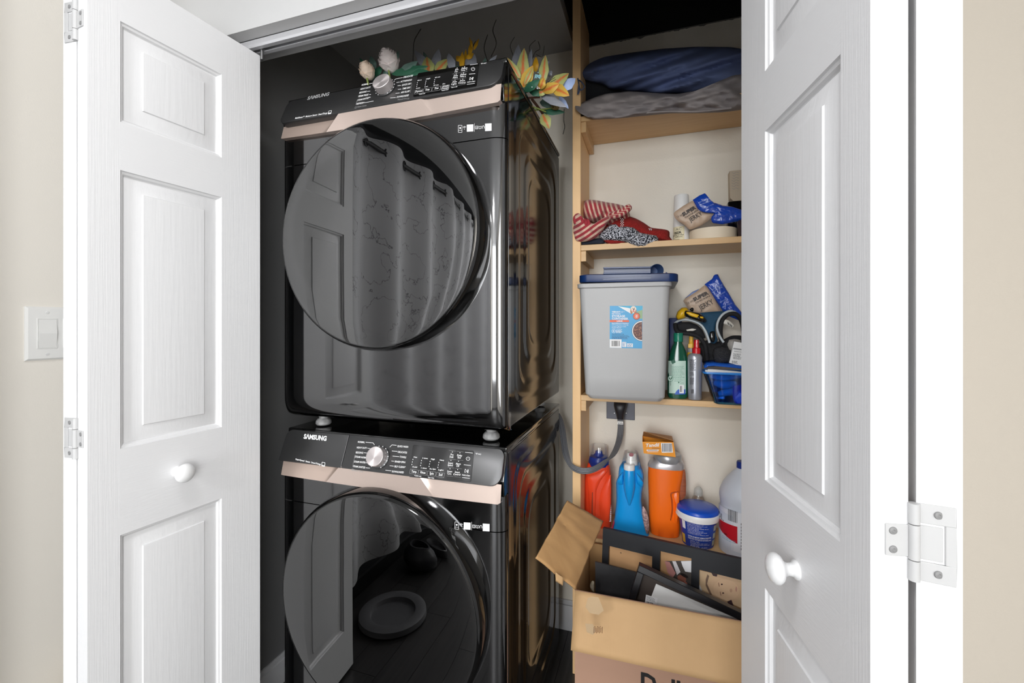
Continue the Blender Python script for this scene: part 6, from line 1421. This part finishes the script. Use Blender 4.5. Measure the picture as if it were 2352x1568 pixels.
def peony(name, label, c, rx, ry, Y, m, seed):
    ctr = at(c[0], c[1], Y); r = root(name, (ctr.x, Y, ZD), label, 'flower', 'white peony blooms'); random.seed(seed)
    sx = rx * ctr.y / 1000; sz = ry * ctr.y / 1000
    for ring, (cnt, rr, top, flare) in enumerate(((3, .34, 1.02, .0), (4, .50, 1.0, .04), (5, .66, .92, .08), (5, .82, .72, .12), (6, .95, .45, .18), (6, 1.0, .10, .16))):
        for k in range(cnt):
            t0 = 2 * math.pi * (k + .41 * ring + random.random() * .25) / cnt; hw = math.pi / cnt * 1.75; ph = random.random() * 6; tp = top - .12 * random.random()
            mb = MB()
            def f(u, w):
                a = t0 + (u * 2 - 1) * hw * (.45 + .55 * math.sin(math.pi * min(1, .10 + w * .55)))
                zz = -1 + (tp + 1) * w - .34 * w * w * (u * 2 - 1) ** 4 + .03 * w * math.sin(u * 8 + ph)
                prof_ = math.sqrt(max(.02, 1 - min(1, max(-1, zz * .93)) ** 2)) if zz < .25 else (.97 - .10 * (zz - .25))
                q = rr * prof_ + flare * .7 * max(0, w - .7) / .3 + .03 * w * math.sin(u * 7 + ph * 2)
                yy, z2 = sx * q * math.sin(a), sz * zz
                return V((ctr.x + sx * q * math.cos(a), Y + yy * .64 - z2 * .77, ctr.z + z2 * .64 + yy * .77))
            mb.grid(f, 8, 9); mb.done('petal', LM[m], r, smooth=80, recalc=False)
    b = MB(); b.tube([V((ctr.x, Y, ctr.z - sz * .9)), V((ctr.x + .004, Y + .004, (ctr.z + ZD) / 2)), V((ctr.x + .01, Y + .01, ZD + .004))], .003, 8); b.tube([V((ctr.x + .01, Y + .01, ZD + .0035)), V((ctr.x + .09, Y + .05, ZD + .004))], .003, 8); b.done('stem', grn, r, smooth=60)
    return r
P1 = peony('peony', 'large blush white artificial peony above the dryer dial', (893, 139), 25, 29, 1.16, 'white', 3)
P2_ = peony('peony', 'smaller cream artificial peony at the end of the flower row', (843, 162), 19, 23, 1.14, 'cream', 5)
for r_, bs_, tp, w, m_ in ((P1, (900, 170), (985, 152), 20, 'green'), (P1, (915, 172), (960, 140), 22, 'sage'), (P1, (880, 165), (893, 172), 18, 'sage'), (P1, (925, 170), (990, 165), 22, 'green'), (P1, (880, 172), (895, 182), 16, 'green'), (P1, (910, 140), (915, 117), 9, 'sage'), (P2_, (860, 160), (851, 128), 17, 'sage'), (P2_, (838, 150), (826, 133), 7, 'green'), (P2_, (858, 175), (880, 150), 16, 'green'), (P2_, (855, 185), (880, 178), 12, 'sage')):
    leafpx(r_, 'leaf', m_, bs_, tp, w, 1.175)
# middle lily spray
ML = root('lily_spray', (at(1020, 150, 1.25).x, 1.25, ZD), 'grey leaved lily spray peeking over the dryer control panel', 'flowers')
for bs_, tp, w, m_, y in (((985, 160), (952, 115), 20, 'grey', 1.24), ((990, 165), (972, 118), 14, 'sage', 1.25), ((995, 175), (1008, 112), 26, 'grey', 1.24), ((985, 170), (980, 130), 30, 'lily', 1.22), ((1000, 165), (1030, 135), 24, 'lily', 1.22), ((1040, 160), (1030, 122), 20, 'grey', 1.23), ((1050, 165), (1048, 150), 30, 'sage', 1.22), ((1075, 160), (1090, 124), 28, 'grey', 1.25), ((1060, 160), (1062, 118), 12, 'yellow', 1.24), ((1068, 160), (1070, 112), 10, 'yellow', 1.26), ((1058, 140), (1048, 128), 14, 'yellow', 1.25), ((1072, 135), (1088, 122), 12, 'yellow', 1.25), ((1078, 130), (1084, 92), 10, 'yellow', 1.28), ((1088, 115), (1100, 88), 7, 'yellow', 1.28), ((1085, 110), (1078, 84), 5, 'yellow', 1.28), ((1120, 150), (1142, 126), 10, 'grey', 1.24), ((1112, 152), (1115, 132), 10, 'sage', 1.24)):
    leafpx(ML, 'leaf', m_, bs_, tp, w, y, .02)
for pts in ([(948, 150, 1.3), (950, 110, 1.32), (953, 90, 1.34), (967, 66, 1.34)], [(1128, 130, 1.3), (1140, 100, 1.32), (1132, 70, 1.34), (1140, 45, 1.34)], [(1062, 150, 1.28), (1080, 118, 1.29), (1092, 95, 1.30)], [(1120, 140, 1.3), (1112, 110, 1.32), (1120, 80, 1.34)]): stem(ML, pts, .0013, dkt, 'twig')
# big lily bouquet at the right end
LB = root('lily_bouquet', (at(1240, 220, 1.33).x, 1.33, ZD), 'orange streaked lily bouquet spilling off the dryer beside the shelf board', 'flowers')
Ybq = 1.27
for bs_, tp, w, m_, y, d in (((1185, 165), (1191, 102), 22, 'grey', 1.30, .02), ((1198, 190), (1204, 110), 28, 'lily', 1.25, .01), ((1195, 180), (1165, 132), 16, 'lily', 1.24, .0), ((1213, 168), (1221, 112), 12, 'grey', 1.29, .02), ((1200, 200), (1224, 150), 26, 'gold', 1.24, -.01), ((1205, 195), (1225, 152), 12, 'lily', 1.23, 0), ((1246, 190), (1253, 126), 22, 'lily', 1.27, .01), ((1262, 200), (1307, 168), 28, 'lily', 1.29, .02), ((1240, 205), (1250, 178), 18, 'gold', 1.24, -.01), ((1246, 210), (1285, 192), 26, 'gold', 1.25, -.02), ((1265, 196), (1308, 220), 28, 'gold', 1.25, -.03), ((1290, 204), (1322, 180), 26, 'pale', 1.31, .01), ((1205, 210), (1240, 182), 20, 'green', 1.24, -.02), ((1222, 190), (1212, 172), 14, 'sage', 1.27, 0), ((1230, 165), (1231, 130), 14, 'yellow', 1.31, 0), ((1240, 162), (1262, 140), 12, 'grey', 1.31, 0), ((1258, 175), (1268, 162), 12, 'grey', 1.30, 0), ((1242, 218), (1302, 246), 20, 'grey', 1.27, -.02), ((1285, 222), (1306, 250), 12, 'pale', 1.30, 0), ((1240, 235), (1290, 240), 24, 'sage', 1.33, 0), ((1245, 255), (1298, 258), 16, 'green', 1.33, 0), ((1246, 262), (1262, 296), 26, 'lily', 1.33, 0), ((1215, 205), (1245, 220), 18, 'green', 1.26, 0), ((1230, 215), (1262, 206), 18, 'lily', 1.26, 0)):
    leafpx(LB, 'petal' if m_ in ('lily', 'gold', 'pale', 'yellow') else 'leaf', m_, bs_, tp, w, y, d)
for pts, rd, mm in (([(1207, 212, 1.26), (1220, 207, 1.25), (1232, 203, 1.25)], .0028, brn), ([(1214, 225, 1.28), (1226, 224, 1.27), (1240, 223, 1.27)], .003, brn), ([(1222, 228, 1.30), (1236, 246, 1.36), (1254, 272, 1.42)], .0045, brn), ([(1208, 258, 1.32), (1230, 253, 1.32), (1255, 250, 1.32), (1275, 247, 1.32)], .0022, grn), ([(1226, 246, 1.31), (1240, 251, 1.31), (1254, 257, 1.31)], .0024, grn), ([(1252, 195, 1.26), (1262, 186, 1.25), (1275, 178, 1.25)], .0007, dkt), ([(1252, 195, 1.26), (1258, 184, 1.25), (1264, 174, 1.25)], .0007, dkt), ([(1254, 194, 1.26), (1266, 188, 1.25), (1277, 182, 1.25)], .0007, dkt),
        ([(1215, 160, 1.33), (1228, 122, 1.34), (1240, 112, 1.36), (1236, 95, 1.36)], .001, dkt), ([(1232, 125, 1.34), (1246, 130, 1.36), (1250, 105, 1.36)], .0009, dkt), ([(1222, 130, 1.34), (1216, 108, 1.36), (1230, 92, 1.37)], .0009, dkt), ([(1180, 130, 1.33), (1172, 105, 1.34), (1182, 85, 1.36)], .0009, dkt), ([(1296, 250, 1.50), (1295, 275, 1.50), (1297, 292, 1.50), (1293, 308, 1.50)], .0012, dkt)):
    stem(LB, pts, rd, mm, 'twig' if mm is dkt else 'stem')
for nm, cx_, cy_, mm, cnt in (('floret_cluster', 1235, 176, mat('aqua_floret', S(150, 206, 216), .6), 34), ('floret_cluster', 1230, 201, M['print_white'], 30)):
    b = MB()
    for k in range(cnt):
        x, y = cx_ + random.gauss(0, 5), cy_ + random.gauss(0, 2.6) + (x_ := 0); c = at(x, y, 1.235 + random.gauss(0, .006)); b.lathe([(.0001, -.0018), (.0018, 0), (.0001, .0018)], c, (random.random() - .5, -1, random.random() - .5), 5)
    b.done(nm, mm, LB, smooth=60, kind='stuff')
b = MB(); c = at(1276, 241, 1.31); b.lathe([(.0002, -.016), (.010, -.012), (.0145, 0), (.010, .012), (.0002, .016)], c, (0, 0, 1), 18); b.done('seed_head', mat('speckled_seed_head', S(86, 74, 44), .6, var=((300, 300, 300), S(170, 150, 90), .8), bump=((300, 300, 300), 1, .003)), LB, smooth=60)
